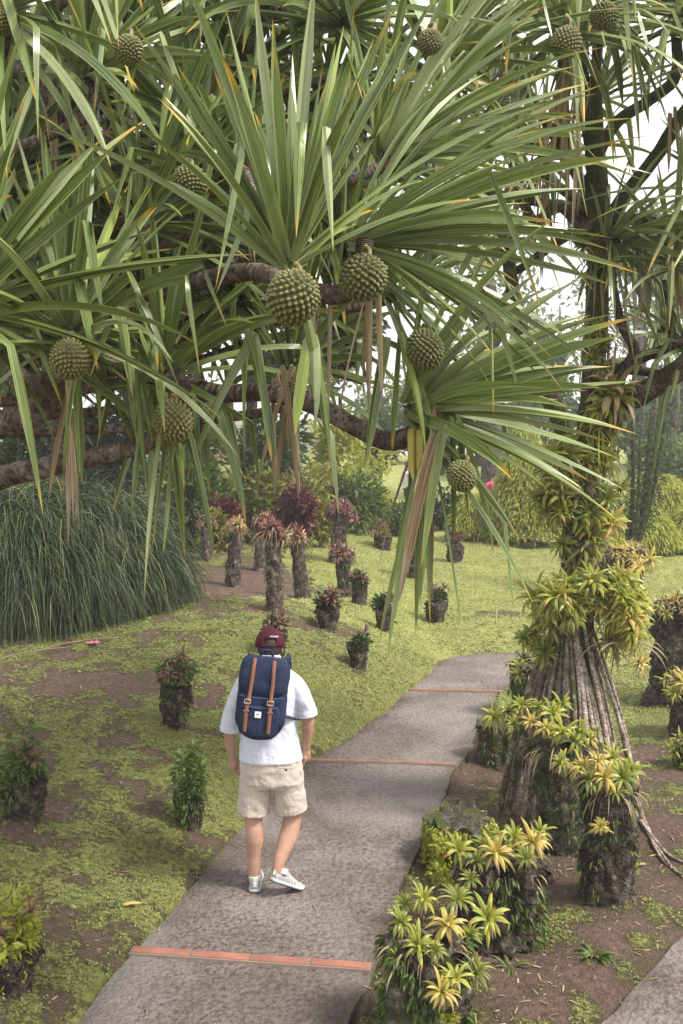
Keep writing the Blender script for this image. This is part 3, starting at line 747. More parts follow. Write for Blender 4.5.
for (px, py, n, L, sd, mt) in [(416,432,2,.22,71,'gold'),(428,440,2,.30,72,'gold')]:
    mb = MB(); hang_leaves(mb, at(px, py, 4.15), n, L, sd, .05, .05, r=.2); mb.build('dead_leaf', BROM[mt], tree)
mb = MB(); hang_leaves(mb, at(434,436,4.12), 1, .72, 73, .01, .055, r=.25, bias=(-.27,0,0)); mb.build('dead_leaf', M['dead'], tree)
for (px, py, D, n, L, sd) in [(172,400,4.4,5,.95,51),(75,370,4.1,3,.55,52),(310,330,3.9,3,.6,53),(395,330,4.1,4,.75,54),(250,330,4.4,4,.75,55),(455,420,4.1,4,.62,56),(120,310,4.4,4,.6,57),(150,400,4.7,3,.8,58)]:
    mb = MB(); hang_leaves(mb, at(px, py, D), n, L, sd, .22, .05); mb.build('leaf_crown', M['pandanus'], tree)
for k, (px, py, D, rp) in enumerate([(293,298,3.5,27),(363,278,3.9,25),(425,350,4.2,19.5),(70,359,4.15,20.5),(190,182,4.7,17.5),(174,421,4.45,20.5),(291,386,4.9,15),(128,50,4.6,15),(2,20,4.5,14),(462,476,4.1,16),(430,42,4.6,13),(245,40,6.1,13)]):
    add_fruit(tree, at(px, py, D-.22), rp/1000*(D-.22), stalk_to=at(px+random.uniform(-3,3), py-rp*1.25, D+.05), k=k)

# ================================================================== second screwpine, rooted among planters right of the path
b2 = gnd(578, 815); 
tree2 = thing('screwpine_tree', 'screwpine standing on a cone of pale prop roots right of the path', 'tree', (b2[0], b2[1], b2[2]))
BD = b2[1]
mb = MB(); P = catmull([at(576,760,BD), at(575,640,BD), at(577,560,BD), at(584,480,BD-.1), at(592,400,BD-.2), at(597,300,BD-.2), at(600,215,BD-.3), at(590,120,BD-.6), at(574,50,BD-.9)], 6)
tube(mb, P, [.10,.14,.13,.12,.095,.085,.08,.065,.05], 16, jit=.08); mb.build('trunk', M['bark_dark'], tree2)
BR2 = [
 [(600,240,BD-.25,.06),(622,200,BD-.3,.055),(655,158,BD-.5,.05),(683,115,BD-.7,.05),(740,40,BD-.8,.045)],
 [(585,190,BD-.3,.04),(612,128,BD-.5,.045),(650,100,BD-.6,.04),(676,75,BD-.7,.04),(675,20,BD-.8,.035)],
 [(600,250,BD-.25,.05),(560,205,BD-.2,.045),(536,222,BD,.04),(520,190,BD,.04),(508,120,BD,.035),(500,60,BD,.03)],
 [(596,440,BD-.1,.10),(622,405,BD-.2,.095),(655,386,BD-.4,.085),(700,355,BD-.6,.08),(770,300,BD-.6,.06)],
 [(618,408,BD-.2,.04),(622,372,BD-.3,.045),(640,358,BD-.3,.045),(683,340,BD-.5,.04),(730,290,BD-.5,.035)],
 [(612,250,BD-.4,.025),(614,290,BD-.4,.03),(622,325,BD-.4,.035),(634,350,BD-.35,.04),(623,372,BD-.3,.045)],
 [(578,480,BD+.1,.06),(560,420,BD+.2,.075),(530,360,BD+.3,.07),(515,300,BD+.4,.06),(505,240,BD+.5,.05)],
 [(664,280,BD-.4,.02),(672,330,BD-.4,.03),(668,352,BD-.45,.035)],
 [(568,150,BD-.5,.04),(562,90,BD-.6,.045),(566,40,BD-.9,.04)],
]
for k, b in enumerate(BR2): part_branch(tree2, b, 'branch', 'bark_dark' if k in (0,1,6,8) else 'bark')
CR2 = [
 (566,20,BD-1.6,(-.05,-.2,.9),50,1.05,.05,(8,118),(.3,1.5),.45),
 (500,20,BD-.6,(-.3,-.2,.8),50,1.1,.05,(8,115),(.2,1.2),.35),
 (610,5,BD-1.2,(.2,-.2,.9),50,1.1,.05,(8,118),(.3,1.4),.4),
 (675,10,BD-1.0,(.1,-.1,.9),50,1.1,.05,(8,110),(.2,1.2),.4),
 (735,50,BD-.8,(.2,-.1,.9),46,1.1,.05,(8,115),(.2,1.2),.4),
 (620,240,BD-.6,(.8,-.1,-.0),46,.95,.045,(8,100),(.1,1.0),.35),
 (676,255,BD-.7,(.1,-.1,.8),34,.9,.046,(8,105),(.2,1.0),.3),
 (725,190,BD-.9,(-.2,-.1,.8),38,1.0,.046,(8,105),(.2,1.0),.3),
 (505,235,BD+.5,(-.2,-.1,.9),22,.8,.045,(8,100),(.2,1.2),.3),
 (540,150,BD+.2,(-.4,-.1,.7),44,1.0,.05,(8,115),(.3,1.4),.4),
 (600,90,BD-.2,(.1,-.1,.9),24,.9,.045,(8,105),(.3,1.2),.3),
 (690,340,BD-.5,(.1,-.5,.6),36,.8,.045,(8,115),(.4,1.4),.4),
 (665,325,BD+.9,(.3,-.2,.7),26,.8,.05,(8,115),(.4,1.4),.4),
 (500,120,BD+1.0,(-.3,-.1,.8),50,1.2,.05,(8,115),(.3,1.4),.4),
 (450,150,BD+1.0,(-.2,-.1,.8),34,1.0,.05,(8,100),(.3,1.4),.4),
]
for k, (px, py, D, ax, n, L, W, sp, g_, fp) in enumerate(CR2):
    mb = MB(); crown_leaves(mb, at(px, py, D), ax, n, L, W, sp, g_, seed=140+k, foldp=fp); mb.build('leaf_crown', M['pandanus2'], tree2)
    if k in (1,2,5,7,8,9,10,11,12,13,14):
        c = at(px, py, D); src = P[36] if py < 300 else P[26]; a = nrm(np.array(ax)); q = MB()
        tube(q, catmull([src, (src+c)/2-a*.15, c-a*.3, c], 6), [.05,.038,.033,.03], 9, jit=.06, r=random.random()); q.build('branch', M['bark_dark'], tree2)
for k, (px, py, D, rp) in enumerate([(566,43,BD-2.3,15.5),(604,16,BD-2.0,14),(502,38,BD-1.3,14),(470,40,BD-.4,11)]):
    add_fruit(tree2, at(px, py, D), rp/1000*D, stalk_to=at(px, py-rp*1.8, D+.05), k=k)
for (px, py, D, n, L, sd) in [(568,60,BD-1.4,5,1.0,61),(578,90,BD-1.0,4,1.1,62),(560,80,BD-.8,4,.9,63),(598,230,BD-.3,6,.7,64),(604,180,BD-.3,4,.8,65),(672,110,BD-.7,3,.5,66),(545,180,BD-.2,5,.8,67),(640,240,BD-.5,5,.6,68),(676,250,BD-.6,3,.6,69),(610,360,BD-.1,4,.6,70)]:
    mb = MB(); hang_leaves(mb, at(px, py, D), n, L, sd, .12, .034); mb.build('dead_leaf', M['dead'], tree2)
# cone of prop roots
ap = at(569, 634, BD)
spots = [(497,822,0),(507,815,0),(516,800,.5),(524,812,-.1),(533,790,.4),(546,800,-.3),(553,812,-.4),(562,800,-.5),(570,815,-.5),(578,812,-.6),(586,806,-.55),(592,816,-.5),(600,810,-.45),(608,815,-.4),(616,806,-.3),(624,800,-.1),(631,790,.2),(618,770,.6),(600,765,.8),(560,770,.8),(636,778,.4),(540,770,.7),(612,790,-.2),(583,800,-.6),(638,800,-.1),(642,792,.1),(634,786,-.3),(574,805,-.65),(604,800,-.6),(567,800,-.6),(590,800,-.62),(538,805,-.35),(545,800,-.5),(530,800,-.2),(521,800,-.1),(552,800,-.55),(515,806,.1),(558,800,-.62)]
for k, (px, py, dy) in enumerate(spots):
    q = at(px, 800, BD); x_ = q[0]; y_ = BD+dy; q = np.array([x_, y_, tz(x_, y_)-.06])
    s = ap+np.array([(x_-ap[0])*.26, dy*.2, random.uniform(-.08,.16)])
    mid = (s+q)/2+np.array([(x_-ap[0])*.07+random.uniform(-.02,.02), dy*.1, .02])
    rr = random.uniform(.011,.026); mb = MB(); tube(mb, catmull([s, mid, q], 8), [rr*.8, rr, rr*1.15, rr*1.3], 9, jit=.06, r=random.random())
    mb.build('prop_root', M['root_old'] if k in (0,3,17,18,19) or k % 6 == 1 else M['root'], tree2)
# thin surface roots running to the right over the soil
for k, pts in enumerate([[(630,800),(645,830),(662,862),(683,880)],[(632,812),(650,838),(668,856),(690,868)],[(626,790),(640,815),(655,845),(672,870)]]):
    mb = MB(); P3 = catmull([gnd(*p)+np.array([0,0,.012]) for p in pts], 6); tube(mb, P3, [.02,.014,.008], 7, r=.4, jit=.1); mb.build('surface_root', M['root'], tree2)

# bromeliads growing on that trunk
def clump(px, py, D, sx, sy, n, kinds, size, label, group, dyr=.18, front=True):
    for k in range(int(n*1.7)):
        qx = px+random.gauss(0, .5)*sx; qy = py+random.gauss(0, .5)*sy
        p = at(qx, qy, D-random.uniform(0, dyr)); tx = (random.uniform(.2,.9), (qx-px)/max(sx,1)*.7)
        put_brom(p, random.choice(kinds), size*.78*random.uniform(.65,1.25), label, group, tilt=tx)
G = 'bromeliads growing on the trunk of the right screwpine'
clump(583,594,BD-.1,56,20,26,['lime','green','lime','green','lime','gold'],.25,'yellow green bromeliad in the thick collar just above the cone of pale prop roots','bromeliads in the collar over the prop roots', .35)
clump(622,614,BD-.1,18,38,16,['lime','green','lime','gold'],.23,'bromeliad on the right side of the root cone, under the collar','bromeliads right of the root cone', .3)
clump(538,640,BD+.05,12,24,8,['green','lime','lime'],.20,'small green bromeliad on the left side of the root cone','bromeliads left of the root cone', .2)
clump(572,508,BD-.1,26,16,11,['green','lime','green'],.24,'green bromeliad halfway up the trunk, level with the hedge foot','bromeliads on the middle of the trunk', .3)
clump(578,545,BD-.1,16,16,8,['green','lime','dark'],.22,'darker bromeliad in the gap between the middle clump and the collar','bromeliads low on the trunk', .25)
clump(580,462,BD-.1,24,14,11,['lime','green','green'],.25,'bromeliad on the upper trunk just under the fork','bromeliads under the fork', .3)
clump(606,398,BD-.25,12,12,4,['lime','green'],.26,'upright yellow green bromeliad in the fork of the right screwpine','bromeliads in the fork', .2)
put_brom(at(610,396,BD-.4), 'rose', .34, 'red orange bromeliad with long spiky leaves standing in the fork of the trunk', None, tilt=(.1,.25))
clump(596,350,BD-.3,9,34,12,['green','dark','green'],.13,'small mossy green bromeliad on the bare upper trunk above the fork','small bromeliads on the upper trunk', .12)
clump(597,240,BD-.3,12,26,8,['green','dark','lime'],.15,'small green bromeliad high on the trunk where the limbs part','small bromeliads at the limbs', .12)
clump(574,486,BD-.1,24,16,9,['green','lime','green','dark'],.22,'bromeliad on the upper trunk between the fork clump and the middle one','bromeliads on the upper trunk', .3)
clump(590,530,BD-.1,14,14,6,['gold','lime'],.22,'gold bromeliad on the right flank of the middle trunk','bromeliads on the right flank', .2)
clump(556,612,BD-.15,16,14,8,['lime','green'],.22,'bromeliad on the left flank of the collar over the prop roots','bromeliads left in the collar', .25)
# grassy tufts and dry strands on the trunk: parts of its cover
rg = np.random.default_rng(11)
for (px, py, n, L) in [(590,425,60,.45),(592,455,40,.4),(575,478,40,.35),(582,545,30,.3),(620,640,50,.35),(592,330,40,.22),(596,270,40,.25),(555,600,30,.3),(600,600,40,.3)]:
    c = at(px, py, BD-.15); d = rg.normal(0, .6, (n, 3)); d[:,2] = rg.uniform(-.6, .5, n); d[:,1] -= .3
    mb = MB(); straps(mb, c+rg.normal(0, .07, (n, 3)), d, rg.normal(0, 1, (n, 3)), L*rg.uniform(.5,1.1,n), .014, 1.6, nseg=6, r=rg.random(n))
    o = mb.build('grass_tuft', FOL['lime'] if py in (425,455) else M['dead'], tree2)

# ================================================================== planter stumps
def stump(px, pyb, pyt, wpx, label, broms=(), name='planter_stump', cat='planter', mat='stump', lean=(0,0), seed=1, taper=1.0, D=None, spread=1.0, blabel=None, group=None, bgroup=None, bsize=.24, nb=6, extra=True, rough=.16, mossy=.35, mkind='mid'):
    base = gnd(px, pyb); D = base[1]
    h = (pyb-pyt)/1000*D; r_ = wpx/2000*D
    th = thing(name, label, cat, base, group)
    mb = MB(); top = stump_mesh(mb, base, h, r_*.92, r_*taper, lean, seed, rough=rough); mb.build('stump', M[mat], th)
    if extra:                                   # dry strands under the plants
        n = 40; mb = MB(); a = rg.random(n)*6.28
        P0 = top+np.stack([np.cos(a)*r_*.95, np.sin(a)*r_*.95, rg.uniform(-.08,.0,n)], 1)
        d = np.stack([np.cos(a), np.sin(a), rg.uniform(-.8,.3,n)], 1)
        straps(mb, P0, d, rg.normal(0,1,(n,3)), min(.3, h*.3)*rg.uniform(.4,1.1,n), .010, 2.0, nseg=5, r=rg.random(n)); mb.build('dry_strands', M['dead'], th)['kind'] = 'stuff'
    if broms:
        nb = int(nb*1.7)
        for k in range(nb):
            a = k*2.4+random.uniform(-.4,.4); rr = r_*spread*math.sqrt((k+.5)/nb)*random.uniform(.75,1.2)
            p = top+np.array([math.cos(a)*rr, math.sin(a)*rr, .04-.07*random.random()-.09*(rr/r_)**2])
            put_brom(p, random.choice(broms), bsize*.72*random.uniform(.65,1.2), blabel, bgroup, tilt=(-math.sin(a)*.6*rr/r_, math.cos(a)*.6*rr/r_))
    if mossy:
        mb = MB(); n = int(900*mossy); a = rg.random(n)*6.28; zz = h*(1-rg.random(n)**1.5)
        ok = fbm(a*1.5+seed, zz*6, seed, 3) > .46; a, zz = a[ok], zz[ok]; n = len(a)
        P0 = base+np.stack([np.cos(a)*r_*1.04, np.sin(a)*r_*1.04, zz], 1)
        d = np.stack([np.cos(a)*.8, np.sin(a)*.8, rg.uniform(-.9,.4,n)], 1)+rg.normal(0,.4,(n,3))
        straps(mb, P0, d, rg.normal(0,1,(n,3)), .055*rg.uniform(.5,1.3,n), .018, 1.5, nseg=3, r=rg.random(n), prof=lambda t: math.sin(math.pi*min(.98,t*.9+.1))); mb.build('moss_and_fern', FOL[mkind], th)['kind'] = 'stuff'
    return th, top, r_, h
YG = ['lime','green','gold','lime']
stump(607,898,782,50,'tall dark stump planter in bare soil, the nearest right of the root cone',seed=2,taper=1.05,mossy=.5)
p = at(600,826,gnd(607,898)[1]-.19); put_brom(p,'gold',.10,'single small orange bromeliad on the bare side of the tall dark stump',None,tilt=(1.2,0))
stump(568,848,738,58,'mossy stump planter with pale lichen, directly in front of the root cone',seed=3,mat='rock',lean=(-.08,0),mossy=.7)
stump(503,938,856,78,'broad squat stump planter beside the path, nearest but one to the camera',seed=4,taper=1.05,rough=.28,mossy=1.0)
stump(424,1050,935,84,'low mossy stump planter at the path edge, nearest to the camera',seed=5,mat='rock',taper=.8,rough=.30,mossy=2.2,mkind='mid')
stump(458,868,818,62,'low fern covered stump at the path edge behind the broad squat one',seed=6,mat='rock',rough=.3,mossy=2.0,mkind='lime')
stump(491,764,722,27,'small dark rock planter at the path edge, left of the root cone',seed=7,mat='rock',taper=1.15)
stump(530,722,662,40,'tall mossy block at the inner corner of the path bend',['green','lime','dark'],seed=8,mat='rock',blabel='green bromeliad on the mossy block at the path bend',bgroup='bromeliads at the path bend',nb=7,bsize=.22,spread=1.1)
stump(545,765,708,46,'dark stump planter crowned with bromeliads, between the block at the bend and the root cone',['lime','gold','lime'],seed=9,blabel='golden bromeliad on the dark stump left of the root cone',bgroup='bromeliads on the stump left of the root cone',nb=12,bsize=.27,spread=1.7)
stump(624,612,548,32,'grey stump planter on the lawn behind the right screwpine',['gold','rose','gold','lime'],seed=10,mat='stump',blabel='orange tinted bromeliad on the grey lawn stump behind the screwpine',bgroup='bromeliads on the grey lawn stump',nb=12,bsize=.32,spread=1.7,taper=1.1)
stump(597,590,545,26,'short stump half hidden behind the trunk of the right screwpine',['gold','rose','lime'],seed=16,blabel='pinkish bromeliad right behind the trunk, left of the grey lawn stump',bgroup='bromeliads behind the trunk',nb=9,bsize=.34,spread=1.7)
stump(668,700,602,44,'tall stump planter on the lawn at the right edge',['gold','rose','rose','lime'],seed=11,mat='stump',blabel='pink and gold bromeliad on the tall stump at the right edge of the lawn',bgroup='bromeliads on the tall right edge stump',nb=14,bsize=.26,spread=1.1,lean=(.12,0))
stump(690,735,676,40,'shorter stump planter at the right edge, in front of the tall one',['gold','lime'],seed=12,mat='stump',blabel='golden bromeliad on the shorter stump at the right edge',bgroup='bromeliads on the shorter right edge stump',nb=9,bsize=.24,spread=1.3)
stump(690,765,742,26,'low planter at the right edge with lime bromeliads, nearest of the three there',['lime'],seed=13,blabel='lime bromeliad on the low planter at the right edge',bgroup='bromeliads on the low right edge planter',nb=5,bsize=.2,spread=1.4)
# rosettes set one by one on the foremost stumps
def rosettes(D, lst, label, group):
    for (px, py, kd, s, dy) in lst:
        put_brom(at(px, py, D+dy), kd if random.random() > .25 or kd != 'lime' else 'green', s*random.uniform(.68,.98), label, group, tilt=(random.uniform(.0,.6), random.uniform(-.4,.4)))
D5 = gnd(424,1050)[1]
rosettes(D5, [(423,900,'lime',.155,.10),(457,900,'lime',.15,.14),(488,918,'lime',.16,.12),(401,922,'green',.12,0),(447,925,'gold',.155,-.05),(418,946,'lime',.165,-.12),(455,978,'lime',.155,-.22),(476,972,'lime',.12,-.12),(436,952,'green',.11,-.18),(470,935,'green',.12,.05),(441,992,'gold',.12,-.27),(397,960,'green',.10,-.12),(405,905,'green',.11,.15)], 'yellow green bromeliad on the nearest stump at the path edge', 'bromeliads on the nearest stump')
D4 = gnd(503,938)[1]
rosettes(D4, [(458,850,'lime',.135,-.05),(476,862,'green',.13,-.15),(496,854,'gold',.15,-.18),(514,838,'lime',.17,-.05),(533,842,'gold',.16,-.15),(540,832,'lime',.14,.05),(485,846,'green',.13,.1),(500,836,'lime',.12,.2),(470,880,'green',.11,-.22),(525,858,'green',.10,-.25)], 'yellow and green bromeliad on the broad squat stump by the path', 'bromeliads on the broad squat stump')
D3 = gnd(568,848)[1]
rosettes(D3, [(492,716,'lime',.16,.3),(508,712,'green',.15,.25),(522,706,'lime',.17,.2),(537,708,'green',.15,.1),(552,714,'lime',.17,0),(562,705,'lime',.15,.1),(545,728,'gold',.17,-.1),(562,732,'lime',.16,-.15),(580,732,'lime',.15,-.1),(590,740,'gold',.13,-.1),(530,722,'gold',.14,0),(575,742,'green',.14,-.2),(596,732,'green',.11,.1),(514,724,'lime',.12,.1)], 'bromeliad in the long band across the front of the root cone', 'bromeliads across the root cone')
D2 = gnd(607,898)[1]
rosettes(D2, [(582,766,'gold',.16,-.1),(598,762,'gold',.18,-.15),(612,758,'lime',.17,.0),(590,780,'lime',.13,-.2),(604,778,'gold',.17,-.22),(622,778,'lime',.17,-.18),(632,770,'lime',.14,-.05),(572,772,'rose',.12,0),(560,762,'lime',.15,-.05),(616,792,'green',.11,-.22)], 'yellow orange bromeliad on top of the tall dark stump in the bare soil', 'bromeliads on the tall dark stump')
# left group of tall stumps in the brown earth
for k, (px, pb, pt, w, br, lb) in enumerate([
 (233,586,524,17,['rose','wine','rose'],'tall grey stump planter, leftmost of the group in the brown earth'),
 (275,611,528,19,['rose','wine'],'tall brown stump planter of the group, standing nearest to the man'),
 (303,598,536,18,['wine','rose'],'tall pale lichened stump planter, right of the tallest brown one'),
 (260,570,518,16,['wine','rose'],'tall stump planter standing farther back between the two leftmost'),
 (346,596,552,19,['wine','dark'],'short pale purplish stump planter, rightmost of the group'),
 (336,562,505,17,['wine','wine'],'dark stump planter with a wide wine red top, farthest of the group'),
 (205,560,520,14,['rose','dark'],'thin stump planter half hidden behind the weeping grass'),
 (296,545,500,12,['wine','green'],'slim stump planter far back behind the brown earth')]):
    stump(px,pb,pt,w*.84,lb,br,seed=20+k,lean=(random.uniform(-.14,.14),0),mat='stump_grey',blabel='reddish bromeliad on '+['the leftmost grey stump in the brown earth','the brown stump nearest to the man','the pale lichened stump in the brown earth','the farther stump between the two leftmost','the short pale purplish stump','the dark stump with the wide wine red top','the thin stump behind the weeping grass','the slim far stump'][k],bgroup='bromeliads on '+['the leftmost grey stump','the nearest brown stump','the pale lichened stump','the farther stump','the purplish stump','the wide topped dark stump','the thin stump','the slim far stump'][k],nb=6 if k != 5 else 12,bsize=.29,spread=1.15 if k != 5 else 1.9,taper=.9)
# small planters with dark sprigs and crotons
def small_planter(px, pb, pt, w, label, kind='wine', mat='stump', dens=1.0, leafy=.0, pot=.55, ls=.07, seed=0):
    base = gnd(px, pb); D = base[1]; h = (pb-pt)/1000*D; r_ = w/2000*D
    th = thing('potted_plant', label, 'plant', base)
    mb = MB(); top = stump_mesh(mb, base, h*pot, r_*.55, r_*.85, (0,0), seed, 18, 10, .2); mb.build('pot', M[mat], th)
    mb = MB(); c = top+np.array([0,0,h*(1-pot)*.45])
    bush_leaves(mb, c, r_*1.0, r_*1.0, h*(1-pot)*.8, int(420*dens), ls, seed, asp=.42); 
    if leafy: bush_leaves(mb, base+np.array([0,0,h*.45]), r_*.95, r_*.95, h*.45, int(420*leafy), ls, seed+1, asp=.35, droop=.7)
    mb.build('foliage', FOL[kind], th)
    mb = MB()
    for q in range(6):
        e = c+np.array([random.uniform(-.6,.6)*r_, random.uniform(-.6,.6)*r_, random.uniform(0,.4)*h*(1-pot)])
        tube(mb, catmull([top, (top+e)/2+np.array([.01,0,0]), e], 4), [.008,.005,.003], 5)
    mb.build('stem', M['bark_dark'], th)
    return th, c, r_, h
def blooms(c, r_, h, parent, kind, n, s, seed):
    for k in range(n):
        rr = np.random.default_rng(seed+k); p = c+np.array([rr.uniform(-.8,.8)*r_, -abs(rr.normal(0,.6))*r_, rr.uniform(-.1,.35)*h])
        o = bpy.data.objects.new('flower_head', brom_proto(kind, k % 4, 's')); COL.objects.link(o); o.parent = parent
        o.location = Vector(p-wloc(parent)); o.scale = (s,)*3; o.rotation_euler = (rr.uniform(-.5,.6), rr.uniform(-.5,.5), rr.uniform(0,6))
for k, (px, pb, pt, w, lb, kd, lf, pot, nb) in enumerate([
 (176,726,664,38,'bushy planter with wine red rosettes on the left bank, beside the man','mid',.7,.6,7),
 (190,826,750,40,'planter fully covered in dark green leaves, at the left of the path','mid',1.8,.5,0),
 (24,816,738,58,'wide dark planter with drooping green leaves and a rusty tuft at the left edge','mid',1.5,.45,2),
 (14,990,900,62,'narrow leaved plant with a red bloom, lowest at the left edge','lime',2.0,.4,3),
 (328,630,594,26,'small dark rounded planter with pink tips, left of the two level with the man','dark',.4,.6,4),
 (384,630,598,21,'small dark conical planter on the lawn, with a thin bare sprig','dark',.3,.7,2),
 (358,668,636,24,'small dark planter nearest to the path, in a scar of bare soil','dark',.3,.7,1),
 (359,604,572,20,'small dark planter right of the pale purplish stump','dark',.4,.6,2),
 (436,622,592,28,'dark low planter behind the hanging leaves, near the path bend','dark',.3,.65,3),
 (412,577,544,34,'planter dense with pinkish red leaves behind the hanging leaves','wine',.8,.4,8),
 (455,562,534,22,'round planter topped by a red bloom, at the foot of the hedge','wine',.4,.6,4),
 (383,549,524,22,'small planter with red and lime leaves, farthest on the lawn','croton',.5,.5,5),
 (277,655,618,26,'wine red potted plant right behind the cap of the man','dark',.4,.5,6)]):
    th, c, r_, h = small_planter(px, pb, pt, w, lb, kd, 'stump', 1.0, lf, pot, ls=.055 if pb > 640 else .075, seed=60+k)
    if nb: blooms(c, r_, h, th, 'wine', nb, .13 if pb > 640 else .17, 300+k*10)

# ferny ground cover on the low stumps by the path
for k, (px, py, n, s) in enumerate([(438,1010,500,.05),(452,845,500,.045),(500,880,300,.045),(475,862,260,.04),(400,985,260,.05)]):
    c = gnd(px, py+40)+np.array([0,0,.22]); mb = MB(); bush_leaves(mb, c, .20, .17, .17, n, s, 400+k, lobes=3, hollow=.05, asp=.5)
    tagset(mb.build('fern', FOL['lime' if k in (0,1,2) else 'mid']), ['fresh green fern at the foot of the nearest stump','low bright fern spilling over the path edge behind the broad squat stump','fern between the bromeliads of the broad squat stump','darker fern between the low stump and the broad squat one','grassy fern touching the path left of the nearest stump'][k], 'fern')
# little grass sprouts on the soil
for k, (px, py, lb) in enumerate([(510,968,'small sprout with one broad leaf on the bare soil'),(594,955,'small grassy tuft in the bare soil beside the second path')]):
    c = gnd(px, py); mb = MB(); n = 30 if k else 8; a = rg.random(n)*6.28; d = np.stack([np.cos(a), np.sin(a), rg.uniform(.3,1.2,n)], 1)
    straps(mb, c+d*.02*[1,1,0], d, np.stack([-np.sin(a), np.cos(a), a*0], 1), .12*rg.uniform(.6,1.1,n), .022, 1.2, nseg=5, r=rg.random(n)); tagset(mb.build('sprout', FOL['mid']), lb, 'plant')
# wooden stake and fallen bits
q = gnd(496, 624); mb = MB(); tube(mb, [q, q+[.0,0,.28]], [.014,.012], 6); tagset(mb.build('wooden_stake', M['wood']), 'thin pale stake upright in the bare soil scar beyond the path bend', 'stake')
q = gnd(93, 645); mb = MB(); a = np.arange(6)*1.05
straps(mb, np.tile(q+[0,0,.02], (6,1)), np.stack([np.cos(a), np.sin(a), a*0+.5], 1), np.stack([-np.sin(a), np.cos(a), a*0], 1), .085, .055, .6, nseg=5, r=.5)
tagset(mb.build('fallen_flower', M['petal']), 'single pink flower lying on the moss below the weeping grass', 'flower')
for k, (px, py, lb) in enumerate([(292,800,'small brown leaf fallen at the path edge left of the shorts'),(122,908,'narrow yellow leaf fallen on the moss left of the nearest tile strip'),(573,905,'pale green leaf leaning on the ground right of the tall dark stump')]):
    q = gnd(px if k < 2 else 632, py if k < 2 else 868)+[0,0,.02]; mb = MB(); straps(mb, q[None], [[.9,.3,.25]], [[-.3,.9,0]], .13, .045, .8, nseg=6, r=.9); tagset(mb.build('fallen_leaf', BROM['gold'] if k < 2 else BROM['green']), lb, 'leaf')
# long straw stalks lying on the moss under the grass
for k, (pa, pb_) in enumerate([((0,662),(70,650)),((35,655),(80,645)),((60,648),(120,641))]):
    A = gnd(*pa)+[0,0,.03]; B = gnd(*pb_)+[0,0,.03]; mb = MB(); tube(mb, catmull([A, (A+B)/2+[0,0,.02], B], 4), [.008,.006], 5, t=.5, r=.7)
    tagset(mb.build('dry_stalk', M['dead']), ['long straw stalk on the moss at the left edge','second straw stalk lying just above the left edge one','straw stalk lying nearest to the fallen pink flower'][k], 'stalk')

# ================================================================== weeping grass
def grass_clump(px, pb, D, rx, h, n, seed, label):
    rg = np.random.default_rng(seed); c0 = at(px, pb, D); c0[2] = tz(c0[0], D)
    a = rg.random(n)*6.283; rr = np.sqrt(rg.random(n))*rx
    b = c0+np.stack([np.cos(a)*rr, np.sin(a)*rr*.6, rg.random(n)**.55*h*.86*np.sqrt(1-.88*(rr/rx)**2)*(.85+.3*fbm(a*2, rr*3, seed))], 1)
    d = np.stack([np.cos(a)*.7+rg.normal(0,.5,n), np.sin(a)*.5-.35+rg.normal(0,.4,n), rg.uniform(.2,1.4,n)], 1)
    mb = MB(); L = h*rg.uniform(.35,.75,n)
    straps(mb, b, d, rg.normal(0,1,(n,3)), L, .0095, rg.uniform(3.0,6.0,n), nseg=8, keel=.1, r=rg.random(n), prof=lambda t: 1-t*t)
    th = thing('weeping_grass', label, 'grass', c0)
    mb.build('blades', M['grass'], th)
    m2 = MB(); ellipsoid(m2, c0+np.array([0,0,h*.33]), (rx*.72, rx*.42, h*.42), nu=24, nv=14); m2.build('root_mass', M['stump'], th)
grass_clump(0,625,12.5,1.40,1.85,15000,1,'dark weeping grass tussock at the left edge, taller than a man')
grass_clump(70,620,13.1,1.15,1.85,14000,2,'weeping grass tussock in the middle of the left row, over the pink flower')
grass_clump(124,612,13.4,.60,1.45,7000,3,'brighter weeping grass tussock, rightmost, next to the stumps')

